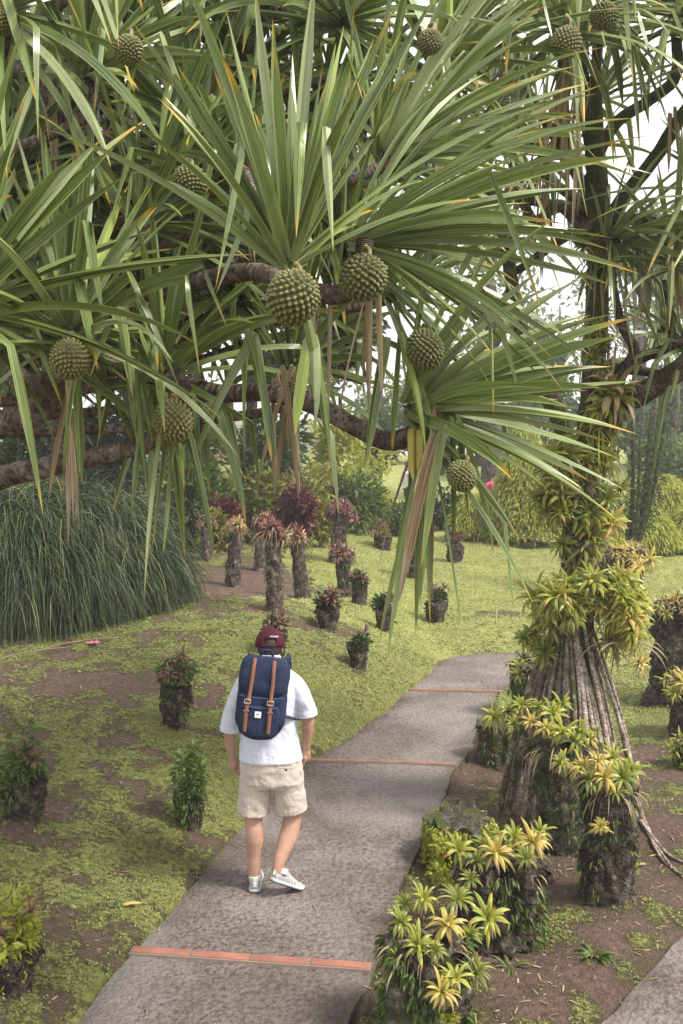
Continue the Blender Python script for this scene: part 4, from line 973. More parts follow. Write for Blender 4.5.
# ================================================================== background shrubs, hedge, trees
def shrub(name, px, pb, D, wpx, hpx, kind, n, ls, label, cat='shrub', seed=0, asp=.45, lobes=9, group=None):
    c0 = at(px, pb, D); z0 = tz(c0[0], D); c0[2] = z0; base_py = CY
    rx = wpx/2000*D; h = hpx/1000*D
    th = thing(name, label, cat, c0, group)
    mb = MB(); bush_leaves(mb, c0+np.array([0,0,h*.5]), rx, rx*.8, h*.5, n, ls, seed, lobes, asp=asp, hollow=.35); mb.build('foliage', FOL[kind], th)
    mb = MB()
    for k in range(4):
        e = c0+np.array([random.uniform(-.6,.6)*rx, random.uniform(-.5,.5)*rx, h*random.uniform(.5,.8)])
        tube(mb, catmull([c0-[0,0,.05], (c0+e)/2+[.05,0,.05], e], 4), [.035,.02,.008], 6)
    mb.build('stem', M['bark_dark'], th)
def fernbush(px, D, wpx, hpx, n, L, kind, seed, label, name='fern_shrub'):
    rg = np.random.default_rng(seed); c0 = at(px, 500, D); c0[2] = tz(c0[0], D); rx = wpx/2000*D; h = hpx/1000*D
    a = rg.random(n)*6.283; rr = np.sqrt(rg.random(n))
    b = c0+np.stack([np.cos(a)*rr*rx*.85, np.sin(a)*rr*rx*.6, (1-rr**2*.7)*h*.85*rg.random(n)**.45], 1)
    d = np.stack([np.cos(a)+rg.normal(0,.4,n), np.sin(a)-.3+rg.normal(0,.4,n), rg.uniform(.0,1.0,n)], 1)
    mb = MB(); straps(mb, b, d, rg.normal(0,1,(n,3))*[1,1,.4], L*rg.uniform(.5,1.1,n), L*.17, 2.2, nseg=5, keel=.15, r=np.clip(rg.random(n)*.6+fbm(b[:,0]*2, b[:,2]*2, seed)*.6-.1,0,1), prof=lambda t: (1-t*t)*min(1, .3+t*4))
    th = thing(name, label, 'shrub', c0); mb.build('foliage', FOL[kind], th)
    m2 = MB()
    for k in range(5):
        e = c0+np.array([random.uniform(-.5,.5)*rx, random.uniform(-.4,.4)*rx, h*.6]); tube(m2, catmull([c0-[0,0,.05], (c0+e)/2+[.05,0,0], e], 4), [.03,.02,.01], 6)
    m2.build('stem', M['bark_dark'], th)
for k, (px, D, w, h, n, L, kd, lb) in enumerate([
 (530,25.5,104,118,5200,.42,'lime','tall yellow green ferny shrub left of the right screwpine, behind the lawn'),
 (474,26,60,54,1900,.38,'lime','ferny shrub under the pink visitor, left of the tall yellow green one'),
 (522,30,60,124,2400,.42,'lime','upper ferny shrub behind the tall yellow green one'),
 (640,24,86,56,2600,.5,'lime','low bright yellow green shrub beyond the lawn, right of the trunk'),
 (700,24.5,84,64,2400,.5,'lime','bright yellow green shrub beyond the lawn at the right edge'),
 (660,29,90,60,2000,.5,'lime','second row yellow green shrub behind the low one on the right'),
 (600,27,60,60,1600,.45,'mid','green ferny shrub right behind the trunk of the right screwpine')]):
    fernbush(px, D, w, h, int(n*2.2), L*.58, kd, 500+k, lb)
rows = [
 # px, D, w, h, kind, n, leaf
 (395,27,70,42,'mid',1500,.16,'low clipped green shrub behind the farthest lawn planters'),
 (440,28,60,40,'dark',1400,.16,'low dark shrub behind the round planter with the red bloom'),
 (350,26,64,60,'mid',1500,.18,'green shrub behind the wine red stump tops'),
 (300,25,70,70,'croton',1700,.20,'yellow and red croton shrub behind the tall stumps'),
 (240,24,76,74,'croton',1900,.20,'croton shrub with orange leaves behind the leftmost stumps'),
 (180,23,80,96,'mid',2000,.22,'green shrub rising behind the weeping grass'),
 (270,28,90,120,'mid',2200,.28,'tall broad leaved shrub behind the crotons'),
 (200,29,100,130,'lime',2200,.28,'tall yellow leaved shrub at the back left'),
 (340,31,80,92,'lime',1800,.24,'yellow green shrub behind the thin pale trunk'),
 (120,27,120,130,'dark',2400,.28,'dark shrub behind the middle of the weeping grass'),
 (40,26,140,140,'mid',2600,.28,'green shrub at the back left edge'),
 (372,35,60,84,'dark',1400,.22,'dark shrub left of the visitor in white'),
 (432,45,40,34,'mid',1300,.25,'low hedge in front of the visitor in white'),
 (330,27,56,50,'wine',1500,.18,'wine red shrub behind the farthest stump'),
 (215,22,44,40,'croton',900,.16,'small croton between the grass and the stumps'),
 (20,17,120,120,'mid',2200,.20,'light green shrub seen over the weeping grass at the left edge'),
 (372,30,30,40,'lime',700,.2,'small lime shrub in front of the dark one left of the white visitor'),
 (560,33,90,60,'mid',1800,.25,'green shrub far back between the ferny ones'),
 (690,34,110,70,'mid',2000,.28,'green shrub far back at the right edge'),
 (222,22.5,50,52,'wine',1200,.16,'wine red shrub between the small croton and the leftmost stumps'),
 (290,23,46,64,'wine',1300,.17,'reddish brown shrub right behind the pale lichened stump'),
 (320,23.5,40,50,'croton',900,.16,'small yellowish croton behind the farthest dark stump'),
 (262,24,50,80,'croton',1300,.18,'croton rising behind the nearest brown stump'),
 (420,52,80,70,'mid',1500,.40,'far green shrub behind the visitor in white, left'),
 (480,50,90,84,'dark',1700,.40,'far dark shrub behind the pink visitor'),
 (545,54,90,96,'mid',1700,.42,'far green shrub over the ferny ones, left of the trunk'),
 (610,48,90,90,'mid',1700,.40,'far green shrub right behind the fork of the right screwpine'),
 (665,50,90,96,'dark',1700,.42,'far dark shrub behind the slim bare trunks'),
 (715,46,90,96,'mid',1700,.40,'far green shrub beyond the right edge'),
 (370,54,80,76,'mid',1500,.40,'far green shrub behind the dark one left of the white visitor'),
]
for k, (px, D, w, h, kd, n, ls, lb) in enumerate(rows): shrub('shrub', px, 520, D, w, h, kd, n, ls, lb, seed=600+k)

def bg_tree(px, D, top_py, cr_px, kind, n, ls, label, trunk_r=.18, crown_h=None, lean=0, seed=0, bark='stump_grey', lobes=14, crown_mid=None):
    rg = np.random.default_rng(seed); c0 = at(px, 500, D); c0[2] = tz(c0[0], D)
    top = at(px+lean, top_py, D); H = top[2]-c0[2]
    th = thing('tree', label, 'tree', c0)
    mb = MB(); P = catmull([c0-[0,0,.1], c0+[(top[0]-c0[0])*.3+rg.normal(0,.15),0,H*.33], c0+[(top[0]-c0[0])*.6,0,H*.66], [top[0],D,top[2]-H*.04]], 6)
    tube(mb, P, [trunk_r, trunk_r*.8, trunk_r*.5, trunk_r*.12], 10, jit=.06); mb.build('trunk', M[bark], th)
    R_ = cr_px/2000*D; ch = crown_h if crown_h else H*.35
    cc = P[int(len(P)*.72)] if crown_mid is None else c0+[(top[0]-c0[0])*crown_mid,0,H*crown_mid]
    mb = MB(); lm = MB()
    for k in range(lobes):
        o = nrm(rg.normal(0,1,3))*np.array([R_, R_*.8, ch])*rg.uniform(.35,.95); e = cc+o
        s = P[min(len(P)-1, int(len(P)*rg.uniform(.45,.85)))]
        tube(lm, catmull([s, (s+e)/2+[0,0,.1*ch], e], 4), [trunk_r*.32, trunk_r*.18, .01], 6)
        bush_leaves(mb, e, R_*.42, R_*.38, ch*.26, n//lobes, ls, seed*31+k, 4, hollow=.15)
    lm.build('limb', M[bark], th); mb.build('crown', FOL[kind], th)
for k, a in enumerate([
 (60,20,150,300,'dark',11000,.27,'dark leafy tree behind the screwpine crowns at the upper left',.22),
 (190,24,120,260,'dark',9000,.28,'dark leafy tree behind the screwpine, between the two leftmost crowns',.22),
 (300,27,200,200,'dark',6500,.28,'leafy tree standing behind the crown with the largest fruit',.16),
 (250,30,60,260,'dark',8000,.30,'dark tree far behind the crown with the largest fruit',.2),
 (10,26,20,300,'dark',9000,.30,'tall dark tree far behind the left edge crowns',.2),
 (-60,18,120,300,'dark',8000,.26,'dark tree beyond the left edge of the screwpine',.2),
 (130,33,240,200,'mid',6000,.32,'pale trunked tree seen between the left branches',.34),
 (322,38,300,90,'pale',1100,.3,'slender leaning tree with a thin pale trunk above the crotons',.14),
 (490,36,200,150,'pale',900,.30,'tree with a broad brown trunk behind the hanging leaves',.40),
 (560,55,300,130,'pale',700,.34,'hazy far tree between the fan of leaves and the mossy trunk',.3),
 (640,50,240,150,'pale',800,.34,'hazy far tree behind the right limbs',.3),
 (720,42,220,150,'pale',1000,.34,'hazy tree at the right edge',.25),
 (420,60,360,110,'pale',700,.34,'small hazy tree far away over the visitor in white',.2),
 (540,42,330,90,'mid',1200,.30,'low rounded tree behind the ferny shrubs',.15)]):
    bg_tree(a[0], a[1], a[2], a[3], a[4], a[5], a[6], a[7], a[8], seed=700+k)
# dark leaning cypress-like tree at right, and slim bare trunks far behind it
c0 = at(618, 500, 19); c0[2] = tz(c0[0], 19)
th = thing('conifer', 'dark feathery conifer leaning right, behind the right screwpine', 'tree', c0)
lm = MB(); fm = MB()
for k, (ex, ey) in enumerate([(640,440),(660,400),(672,372),(650,420),(632,400),(668,340)]):
    e = at(ex, ey, 19+.2*k-.5); P3 = catmull([c0, c0*.5+e*.5+[.15,0,-.25], e], 7); tube(lm, P3, [.08,.05,.015], 7)
    for q in P3[6:]: bush_leaves(fm, q, .20, .20, .40, 60, .09, 820+k, 5, hollow=.05, asp=.3)
lm.build('trunk', M['bark_dark'], th); fm.build('crown', FOL['dark'], th)
for k, (px, D, w) in enumerate([(629,40,.12),(639,42,.10),(651,41,.13),(660,44,.10),(672,42,.10)]):
    c0 = at(px, 500, D); c0[2] = tz(c0[0], D); t2 = thing('tree', 'slim pale bare trunk far behind the conifer, number %s from the left of five' % ['one','two','three','four','five'][k], 'tree', c0)
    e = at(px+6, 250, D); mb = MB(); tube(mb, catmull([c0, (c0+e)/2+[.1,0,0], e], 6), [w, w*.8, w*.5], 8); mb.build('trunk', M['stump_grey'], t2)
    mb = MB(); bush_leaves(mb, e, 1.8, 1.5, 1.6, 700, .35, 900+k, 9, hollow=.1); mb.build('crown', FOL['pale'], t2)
# the pale building glimpsed behind the trees
bc = at(460, 470, 68); gz = tz(bc[0], 68)
bd = thing('white_house', 'pale house glimpsed far away behind the hanging leaves', 'house', (bc[0], 68, gz))
mb = MB(); box(mb, (bc[0], 70, gz+2.0), (9, 4, 4.2)); mb.build('wall', M['plaster'], bd)
mb = MB(); box(mb, (bc[0], 70, gz+4.25), (9.6, 4.6, .3)); mb.build('roof', M['roof'], bd)
for k in range(3):
    mb = MB(); box(mb, (bc[0]-3+3*k, 67.98, gz+2.2), (1.1, .08, 1.3)); mb.build('window', M['glass'], bd)

# past 300 bromeliads: the 300 that show largest stay objects, the rest become one stand of them
BO = [o for o in COL.objects if o.get('category') == 'bromeliad']
BO.sort(key=lambda o: -(o.scale[0]/max(1, o.location.y)))
if len(BO) > 298:
    st = MB(); mats = []
    for o in BO[298:]:
        o_m = o.data; Mx = Matrix.LocRotScale(o.location, o.rotation_euler, o.scale)
        n = len(o_m.vertices); co = np.empty(n*3, np.float32); o_m.vertices.foreach_get('co', co); A = np.array(Mx); co = co.reshape(-1,3)@A[:3,:3].T+A[:3,3]
        t = np.empty(n, np.float32); o_m.attributes['t'].data.foreach_get('value', t); r = np.empty(n, np.float32); o_m.attributes['r'].data.foreach_get('value', r)
        fq = np.empty(len(o_m.polygons)*4, np.int32); o_m.polygons.foreach_get('vertices', fq)
        if o_m.materials[0] not in mats: mats.append(o_m.materials[0])
        st.add(co, fq.reshape(-1,4), t=t, r=r, m=mats.index(o_m.materials[0]))
        bpy.data.objects.remove(o)
    tagset(st.build('bromeliads', mats), 'the many smallest bromeliads packed among the larger ones on stumps and trunk', 'bromeliads', kind='stuff')

# ================================================================== people
def remesh(mb, name, mat, parent, voxel, smooth=4, disp=None):
    me = mb.mesh(name, mat, wloc(parent)); tmp = bpy.data.objects.new('tmp', me); COL.objects.link(tmp)
    m = tmp.modifiers.new('r', 'REMESH'); m.mode = 'VOXEL'; m.voxel_size = voxel; m.use_smooth_shade = True
    s = tmp.modifiers.new('s', 'SMOOTH'); s.iterations = smooth; s.factor = .5
    if disp:
        tx = bpy.data.textures.new(name+'_folds', 'CLOUDS'); tx.noise_scale = disp[1]; tx.noise_depth = 2
        d = tmp.modifiers.new('d', 'DISPLACE'); d.texture = tx; d.strength = disp[0]; d.mid_level = .5; d.texture_coords = 'LOCAL'
    dg = bpy.context.evaluated_depsgraph_get(); dg.update()
    m2 = bpy.data.meshes.new_from_object(tmp.evaluated_get(dg)); m2.name = name
    bpy.data.objects.remove(tmp)
    if not m2.materials: m2.materials.append(mat)
    for p in m2.polygons: p.use_smooth = True
    o = bpy.data.objects.new(name, m2); COL.objects.link(o); o.parent = parent; return o
def loft(mb, C, A, B, seg=28, rot=None, p=1.0):
    """rings in the horizontal plane: centres C, half width A (x), half depth B (y)"""
    C = np.asarray(C, float); n = len(C); a = np.linspace(0, 2*math.pi, seg, endpoint=False)
    sg = lambda v: np.sign(v)*np.abs(v)**p
    V = np.stack([C[:,0:1]+np.asarray(A)[:,None]*sg(np.cos(a)), C[:,1:2]+np.asarray(B)[:,None]*sg(np.sin(a)), np.repeat(C[:,2:3], seg, 1)], -1).reshape(-1,3)
    i = np.arange(n-1)[:,None]*seg; j = np.arange(seg)[None,:]; j2 = (j+1) % seg
    mb.add(V, np.stack([i+j, i+j2, i+seg+j2, i+seg+j], -1).reshape(-1,4))
    for e, rv in ((0, True), (n-1, False)):
        f = list(range(e*seg, (e+1)*seg)); f = f[::-1] if rv else f
        ring = V[e*seg:(e+1)*seg]; mb.add(ring, [tuple(range(seg))[::-1] if rv else tuple(range(seg))])
DM = 6.44
base = gnd(268, 889); base = np.array([at(268,889,DM)[0], DM, 0.0])
man = thing('person', 'man walking away up the path in maroon cap, white shirt and beige shorts', 'person', base)
def q(px, py, dy=0.0): return at(px, py, DM+dy)
# --- body: one continuous surface
bm_ = MB()
def limb(pts, rads, seg=16): tube(bm_, catmull(pts, 5), rads, seg)
loft(bm_, [q(268,y,dy) for y, dy in ((668,.0),(690,-.01),(720,.0),(750,.01),(770,.0))], [.10,.17,.155,.15,.14], [.08,.105,.10,.10,.09])
limb([q(269,672,.0), q(269,660,.03), q(270,650,.06)], [.065,.056,.056])
hc = q(270,646.5,.085)
ellipsoid(bm_, hc, (.076,.098,.110)); ellipsoid(bm_, hc+[0,.045,-.055], (.052,.055,.055))        # skull and jaw
tube(bm_, [hc+[0,.088,-.0], hc+[0,.112,-.022], hc+[0,.098,-.034]], [.008,.013,.010], 8)              # nose
tube(bm_, [hc+[-.022,.092,-.062], hc+[0,.099,-.060], hc+[.022,.092,-.062]], [.006,.008,.006], 8)     # mouth
for s in (-1, 1): ellipsoid(bm_, hc+[s*.079,-.002,-.012], (.011,.020,.032))
# arms with hands
def arm(pts, rads, side):
    limb([q(*p) for p in pts], rads)
    w = q(*pts[-1]); e = q(*pts[-2]); d = nrm(w-e); pc = w+d*.045
    fx = np.array([0, 1.0, 0]); inw = np.array([-side*1.0, 0, 0])
    tube(bm_, [w, w+d*.03, w+d*.065, w+d*.095], [.026,.034,.036,.030], 12, sx=.62)
    for k, (off, ln) in enumerate([(-.027,.062),(-.009,.074),(.009,.078),(.027,.070)]):
        s0 = w+d*.08+fx*off; k1 = s0+d*ln*.5+inw*.006; k2 = k1+d*ln*.42+inw*.020; tube(bm_, [s0-d*.02, s0, k1, k2], [.0095,.0095,.009,.0075], 8)
    t0 = w+d*.03+fx*.028; tube(bm_, [t0, t0+d*.03+fx*.018+inw*.006, t0+d*.062+fx*.018+inw*.012], [.012,.011,.009], 8)
arm([(243,683,0),(234,712,-.02),(230,738,.0),(233,757,.05)], [.055,.05,.042,.036,.026], -1)
arm([(296,683,0),(305,705,-.02),(308,725,-.01),(306,748,.03)], [.055,.05,.046,.038,.027], 1)
# legs
limb([q(255,780), q(253,812,.02), q(254.5,832,-.005), q(254,852,.0), q(254,878,.01)], [.085,.065,.058,.062,.043,.040], 18)
limb([q(289,780), q(293,808,.05), q(290,830,.02), q(284,848,-.03), q(278.5,864,-.085), q(277.5,873,-.10)], [.085,.065,.060,.062,.047,.038,.036], 18)
for p, dr in ((q(255.5,884,.03), np.array([-.08,1,0])), (q(278.5,871,-.085), np.array([.62,.72,-.60]))):
    dr = nrm(dr); tube(bm_, [p-dr*.04, p+dr*.04, p+dr*.09], [.034,.032,.018], 12)
body = remesh(bm_, 'body', M['skin'], man, .006, 4)
# hair and cap
mh = MB(); ellipsoid(mh, hc+[0,-.012,-.004], (.083,.098,.112)); 
o = mh.build('hair', M['hair'], man)
# trim the front and the nape by building hair only behind and above: lower verts tuck inwards
me = o.data
for v in me.vertices:
    w_ = Vector(v.co)+Vector(base)-Vector(hc)
    if w_.y > .03 and w_.z < .05: v.co.y -= (w_.y-.03)*.9
    if w_.z < -.05: v.co.x = (Vector(hc).x-base[0])+w_.x*.72; v.co.z += (-.05-w_.z)*.35
for s in (-1, 1):
    mb = MB(); ellipsoid(mb, hc+[s*.030,.088,.004], (.012,.008,.009), nu=10, nv=6); e_ = mb.build('eye', M['white'], man)
    mb = MB(); ellipsoid(mb, hc+[s*.030,.0955,.004], (.005,.002,.005), nu=8, nv=6); mb.build('iris', M['hair'], e_)
def cap():
    mb = MB(); nu, nv = 36, 12; cc = hc+[0,.002,.012]; th0 = np.linspace(0.001, math.pi*.56, nv); ph = np.linspace(0, 2*math.pi, nu, endpoint=False)
    V = []
    for t in th0:
        V.append(np.stack([np.sin(t)*np.cos(ph)*.099, np.sin(t)*np.sin(ph)*.113, np.full(nu, math.cos(t)*.108)+.004], 1))
    V = np.concatenate(V)
    V[:,2] += -V[:,1]*.0
    # tilt forward: head bent
    a = R(-14); Rm = np.array([[1,0,0],[0,math.cos(a),-math.sin(a)],[0,math.sin(a),math.cos(a)]]); V = V@Rm.T+cc
    i = np.arange(nv-1)[:,None]*nu; j = np.arange(nu)[None,:]; j2 = (j+1) % nu
    Fq = np.stack([i+j, i+nu+j, i+nu+j2, i+j2], -1)
    hole = np.zeros((nv-1, nu), bool)
    for jj in range(nu):
        if abs(((ph[jj]-1.5*math.pi+math.pi) % (2*math.pi))-math.pi) < .42: hole[nv-4:nv-2, jj] = True
    mb.add(V, Fq[~hole].reshape(-1,4))
    # brim
    K = 14; aa = np.linspace(R(20), R(160), K); rows = []
    for f in (0, .5, 1.0): rows.append(np.stack([np.cos(aa)*.097*(1-.05*f), np.sin(aa)*.108+f*.07*np.sin(aa), -.018-.022*f*f+0*aa], 1))
    Vb = np.concatenate(rows)@Rm.T+cc
    ii = np.arange(2)[:,None]*K; jj = np.arange(K-1)[None,:]
    b = MB(); b.add(Vb, np.stack([ii+jj, ii+jj+1, ii+K+jj+1, ii+K+jj], -1).reshape(-1,4))
    co = mb.build('cap', M['maroon'], man)
    for ob in (co, b.build('brim', M['maroon'], co)):
        so = ob.modifiers.new('t', 'SOLIDIFY'); so.thickness = .004
    # worn white lettering above the strap opening: too small to read in the photograph
    for k in range(7):
        w = MB(); ang = R(-90+6+k*5.2); t = R(66); p = np.array([math.sin(t)*math.cos(ang)*.1015, math.sin(t)*math.sin(ang)*.1155, math.cos(t)*.110+.004])@Rm.T+cc
        rz = ang+math.pi/2; Rz = np.array([[math.cos(rz),-math.sin(rz),0],[math.sin(rz),math.cos(rz),0],[0,0,1]])
        w.add(*rbox((.006,.003,.009), .0008, Rz, p)); w.build('stitched_letter', M['white'], co)
    w = MB(); pts = [np.array([math.sin(R(99))*math.cos(x)*.100, math.sin(R(99))*math.sin(x)*.114, math.cos(R(99))*.108+.004])@Rm.T+cc for x in np.linspace(R(-118), R(-62), 8)]
    tube(w, pts, .007, 8, sx=.5); w.build('back_strap', M['outsole'], co)
    w = MB(); ellipsoid(w, np.array([0,0,.113])@Rm.T+cc, (.009,.009,.005), nu=10, nv=6); w.build('button', M['maroon'], co)
cap()
# shirt
ms = MB()
loft(ms, [q(269,661,.03), q(269,665,.015), q(269,671,0), q(268,680,-.01), q(268,695,-.02), q(268,715,-.01), q(269,735,.0), q(270,750,.0), q(271.5,759,.0)],
     [.062,.082,.150,.196,.200,.193,.194,.202,.211], [.066,.080,.105,.125,.135,.132,.130,.135,.140], 36)
for pts, rd in (([(256,679,0),(245,686,-.01),(237,702,-.02),(232,718,-.02),(230,730,-.02)], [.066,.072,.068,.064,.063,.065]), ([(282,678,0),(293,685,-.01),(301,697,-.02),(305,706,-.02),(307,714,-.02)], [.066,.073,.069,.066,.066,.068])):
    tube(ms, catmull([q(*p) for p in pts], 5), rd, 18)
shirt = remesh(ms, 'shirt', M['shirt'], man, .007, 6, (.026, .13))
mb = MB(); tube(mb, [q(269,658.0,.03)+[x, y, .004-y*.15] for x, y in [(math.cos(a)*.063, math.sin(a)*.066) for a in np.linspace(0, 6.283, 20)]], .017, 8, cap=False); mb.build('collar', M['shirt'], shirt)
for pts, r0 in (((q(230.6,726,-.02), q(230,731,-.02)), .0670), ((q(306.3,710,-.02), q(307.3,715.5,-.02)), .0700)):
    mb = MB(); tube(mb, np.array(pts), r0, 18); mb.build('rolled_cuff', M['shirt'], shirt)
# shorts
mg = MB()
loft(mg, [q(271.5,748), q(271.5,760), q(272,780), q(272,786)], [.188,.202,.214,.19], [.115,.13,.135,.11], 30)
tube(mg, np.array([q(256,772,0), q(254.5,790,.01), q(253,812,.015)]), [.104,.105,.109], 22)
tube(mg, np.array([q(287,772,0), q(289,790,.02), q(291,810,.035)]), [.104,.105,.107], 22)
sh = remesh(mg, 'shorts', M['shorts'], man, .007, 4, (.020, .06))
for pp in ((q(286,768,-.142), .0),): 
    mb = MB(); mb.add(*rbox((.10,.006,.008), .002, None, pp[0])); mb.build('pocket_seam', M['shorts'], sh)
    mb = MB(); ellipsoid(mb, pp[0]+[0,-.004,-.012], (.008,.004,.008), nu=10, nv=6); mb.build('button', M['hair'], sh)
# shoes
def shoe(heel, dirv, roll=0):
    th = None
    d = nrm(dirv); up = nrm(np.array([0,0,1.])-d*d[2]); sd = np.cross(d, up)
    Mx = np.stack([sd, d, up], 1); heel = np.asarray(heel)
    def prof(t): return np.interp(t, [0,.1,.3,.5,.75,.9,1], [.026,.036,.034,.037,.046,.040,.014])
    ts = np.linspace(0, 1, 16); a = np.linspace(0, 2*math.pi, 18, endpoint=False)
    def slab(z0, z1, grow_, mat, nm, par):
        mb = MB(); V = []
        out = np.array([[s*prof(t)*grow_, (t-.02)*.29*(1+.0*grow_)] for s, tt in ((1, ts), (-1, ts[::-1])) for t in tt])
        n = len(out); toe = 0.012
        def zz(z, y): return z+.018*max(0, (y-.20)/.09)**2
        V = [[x, y, zz(z0, y)] for x, y in out]+[[x*1.03, y, zz((z0+z1)/2, y)] for x, y in out]+[[x, y, zz(z1, y)] for x, y in out]
        Fc = [tuple(range(n))[::-1]]+[(r*n+k, r*n+(k+1) % n, (r+1)*n+(k+1) % n, (r+1)*n+k) for r in (0,1) for k in range(n)]+[tuple(range(2*n, 3*n))]
        mb.add(np.array(V)@Mx.T+heel, Fc); return mb.build(nm, mat, par)
    mb = MB(); T = np.linspace(0, 1, 18); V = []
    hz = np.interp(T, [0,.08,.25,.38,.5,.7,.9,1], [.082,.100,.092,.090,.074,.055,.042,.022])
    for t, h_ in zip(T, hz):
        w = prof(t)*.96; y = (t-.02)*.288
        V.append(np.stack([np.sign(np.cos(a))*np.abs(np.cos(a))**.8*w*np.where(np.sin(a) > 0, 1-.28*np.sin(a), 1), np.full(18, y), .022+np.maximum(0, np.sin(a))**.9*(h_-.022)+np.minimum(0, np.sin(a))*.004+.018*max(0,(y-.20)/.09)**2], 1))
    V = np.concatenate(V)@Mx.T+heel
    i = np.arange(17)[:,None]*18; j = np.arange(18)[None,:]; j2 = (j+1) % 18
    mb.add(V, np.stack([i+j, i+j2, i+18+j2, i+18+j], -1).reshape(-1,4)); mb.add(V[:18], [tuple(range(18))]); mb.add(V[-18:], [tuple(range(18))[::-1]])
    up_ = mb.build('shoe', M['greyshoe'], man)
    slab(.006, .024, 1.06, M['sole'], 'midsole', up_); slab(.0, .0065, 1.0, M['outsole'], 'outsole', up_)
    for s in (-1, 1):
        for k in range(3):
            t = .40+k*.085; w = MB(); x0 = prof(t)*1.0*s
            P3 = [np.array([x0*1.0, t*.29+.012, .028]), np.array([x0*.93, t*.29, .045]), np.array([x0*.72, t*.29-.014, .064-.008*k])]
            tube(w, np.array(P3)@Mx.T+heel, .0062, 8, sx=.5); w.build('side_stripe', M['sole'], up_)
    w = MB(); tube(w, np.array([[0,-.006,.045],[0,-.005,.075]])@Mx.T+heel, .014, 8, sx=.6); w.build('heel_tab', M['sole'], up_)
    w = MB(); tube(w, np.array([[0,.052,.07],[0,.050,.098]])@Mx.T+heel, [.041,.040], 14); w.build('sock', M['sock'] if False else M['sole'], up_)
shoe(at(254.5,893,DM-.055)*[1,1,0]+[0,0,.004], (-.02,1,0))
hp = at(272,874,DM-.14); tp = np.array([at(301,888,DM+.02)[0], DM+.02, -.015]); shoe(hp-[.0,0,.05], tp-(hp-[0,0,.05]))

# --- backpack: carried by the man, a thing of its own
pc = q(262.3,699.5,-.225)
bp = thing('backpack', 'navy blue backpack with two tan leather straps on the walking man', 'backpack', q(262.5,732,-.235))
ty = R(5.5); lean = R(-5)
Ry = np.array([[math.cos(ty),0,math.sin(ty)],[0,1,0],[-math.sin(ty),0,math.cos(ty)]])
Rx = np.array([[1,0,0],[0,math.cos(lean),-math.sin(lean)],[0,math.sin(lean),math.cos(lean)]])
BM = Ry@Rx
def T_(p): return np.asarray(p)@BM.T+pc
def padded(name, sz, c, mat, par, vox=.007, p=.55, taper=None, disp=(.024,.13)):
    mb = MB(); nu, nv = 40, 24
    sx, sy, sz_ = np.asarray(sz)/2
    th_ = np.linspace(0, math.pi, nv+1); ph = np.linspace(0, 2*math.pi, nu, endpoint=False); sg = lambda v: np.sign(v)*np.abs(v)**p
    V = np.stack([np.outer(np.abs(np.sin(th_))**p, sg(np.cos(ph))), np.outer(np.abs(np.sin(th_))**p, sg(np.sin(ph))), np.outer(sg(np.cos(th_)), np.ones(nu))], -1).reshape(-1,3)
    if taper: V[:,0] *= np.interp(V[:,2], taper[0], taper[1]); V[:,1] *= np.interp(V[:,2], taper[0], taper[2])
    V = V*[sx,sy,sz_]+c
    i = np.arange(nv)[:,None]*nu; j = np.arange(nu)[None,:]; j2 = (j+1) % nu
    mb.add(T_(V), np.stack([i+j, i+nu+j, i+nu+j2, i+j2], -1).reshape(-1,4))
    return remesh(mb, name, mat, par, vox, 3, disp)
padded('bag', (.315,.175,.50), (0,0,0), M['navy'], bp, taper=([-1,-.6,0,.6,1],[.74,1,1.0,.96,.86],[.85,1,1,.85,.7]), p=.45)
padded('front_pocket', (.25,.06,.20), (-.005,-.085,-.12), M['navy'], bp, p=.4)
padded('lid_flap', (.315,.17,.25), (0,-.022,.155), M['navy'], bp, p=.45, taper=([-1,0,.6,1],[.93,1.0,.98,.9],[1.02,1,.85,.7]))
w = MB(); tube(w, T_([[-.140,-.098,.035],[-.07,-.112,.028],[0,-.115,.026],[.07,-.112,.028],[.140,-.098,.035]]), .004, 8); w.build('edge_binding', M['navy_light'], bp)
w = MB(); tube(w, T_([[-.115,-.112,-.03],[0,-.121,-.035],[.105,-.112,-.03]]), .0035, 8); w.build('pocket_seam', M['navy_light'], bp)
for s, x0, x1 in ((-1,-.065,-.085),(1,.058,.062)):
    st = MB(); P3 = [[x0,-.02,.272],[x0,-.075,.255],[x0*1.03,-.105,.20],[x0*1.08,-.113,.12],[(x0+x1)/2,-.120,.04],[x1,-.128,-.05],[x1,-.127,-.13],[x1,-.121,-.185]]
    V3 = catmull(T_(P3), 4); n = len(V3); wd = .0120; t3 = nrm(np.gradient(V3, axis=0)); sd3 = nrm(BM@np.array([1,0,0])); nn = nrm(np.cross(t3, sd3)); nn *= np.sign((nn*(BM@np.array([0,-1.,0]))).sum(1, keepdims=True)+1e-9)
    ring = np.stack([V3-sd3*wd+nn*0, V3-sd3*wd*.9+nn*.006, V3+sd3*wd*.9+nn*.006, V3+sd3*wd], 1).reshape(-1,3)
    i = np.arange(n-1)[:,None]*4; j = np.arange(4)[None,:]; st.add(ring, np.stack([i+j, i+(j+1) % 4, i+4+(j+1) % 4, i+4+j], -1).reshape(-1,4)); st.add(ring[-4:], [(0,1,2,3)])
    so = st.build('leather_strap', M['tan'], bp)
    for zz, kk in ((.005,0),(-.055,1)):
        b = MB(); c = np.array([x1*.97,-.136,zz]); fr = [c+[-.019,0,-.012], c+[.019,0,-.012], c+[.019,0,.012], c+[-.019,0,.012], c+[-.019,0,-.012]]
        if kk == 0: tube(b, T_(fr), .003, 6); b.build('buckle', M['metal'], so)
        else: b.add(*rbox((.036,.008,.012), .002, BM, T_([x1,-.134,zz]))); b.build('strap_keeper', M['tan'], so)
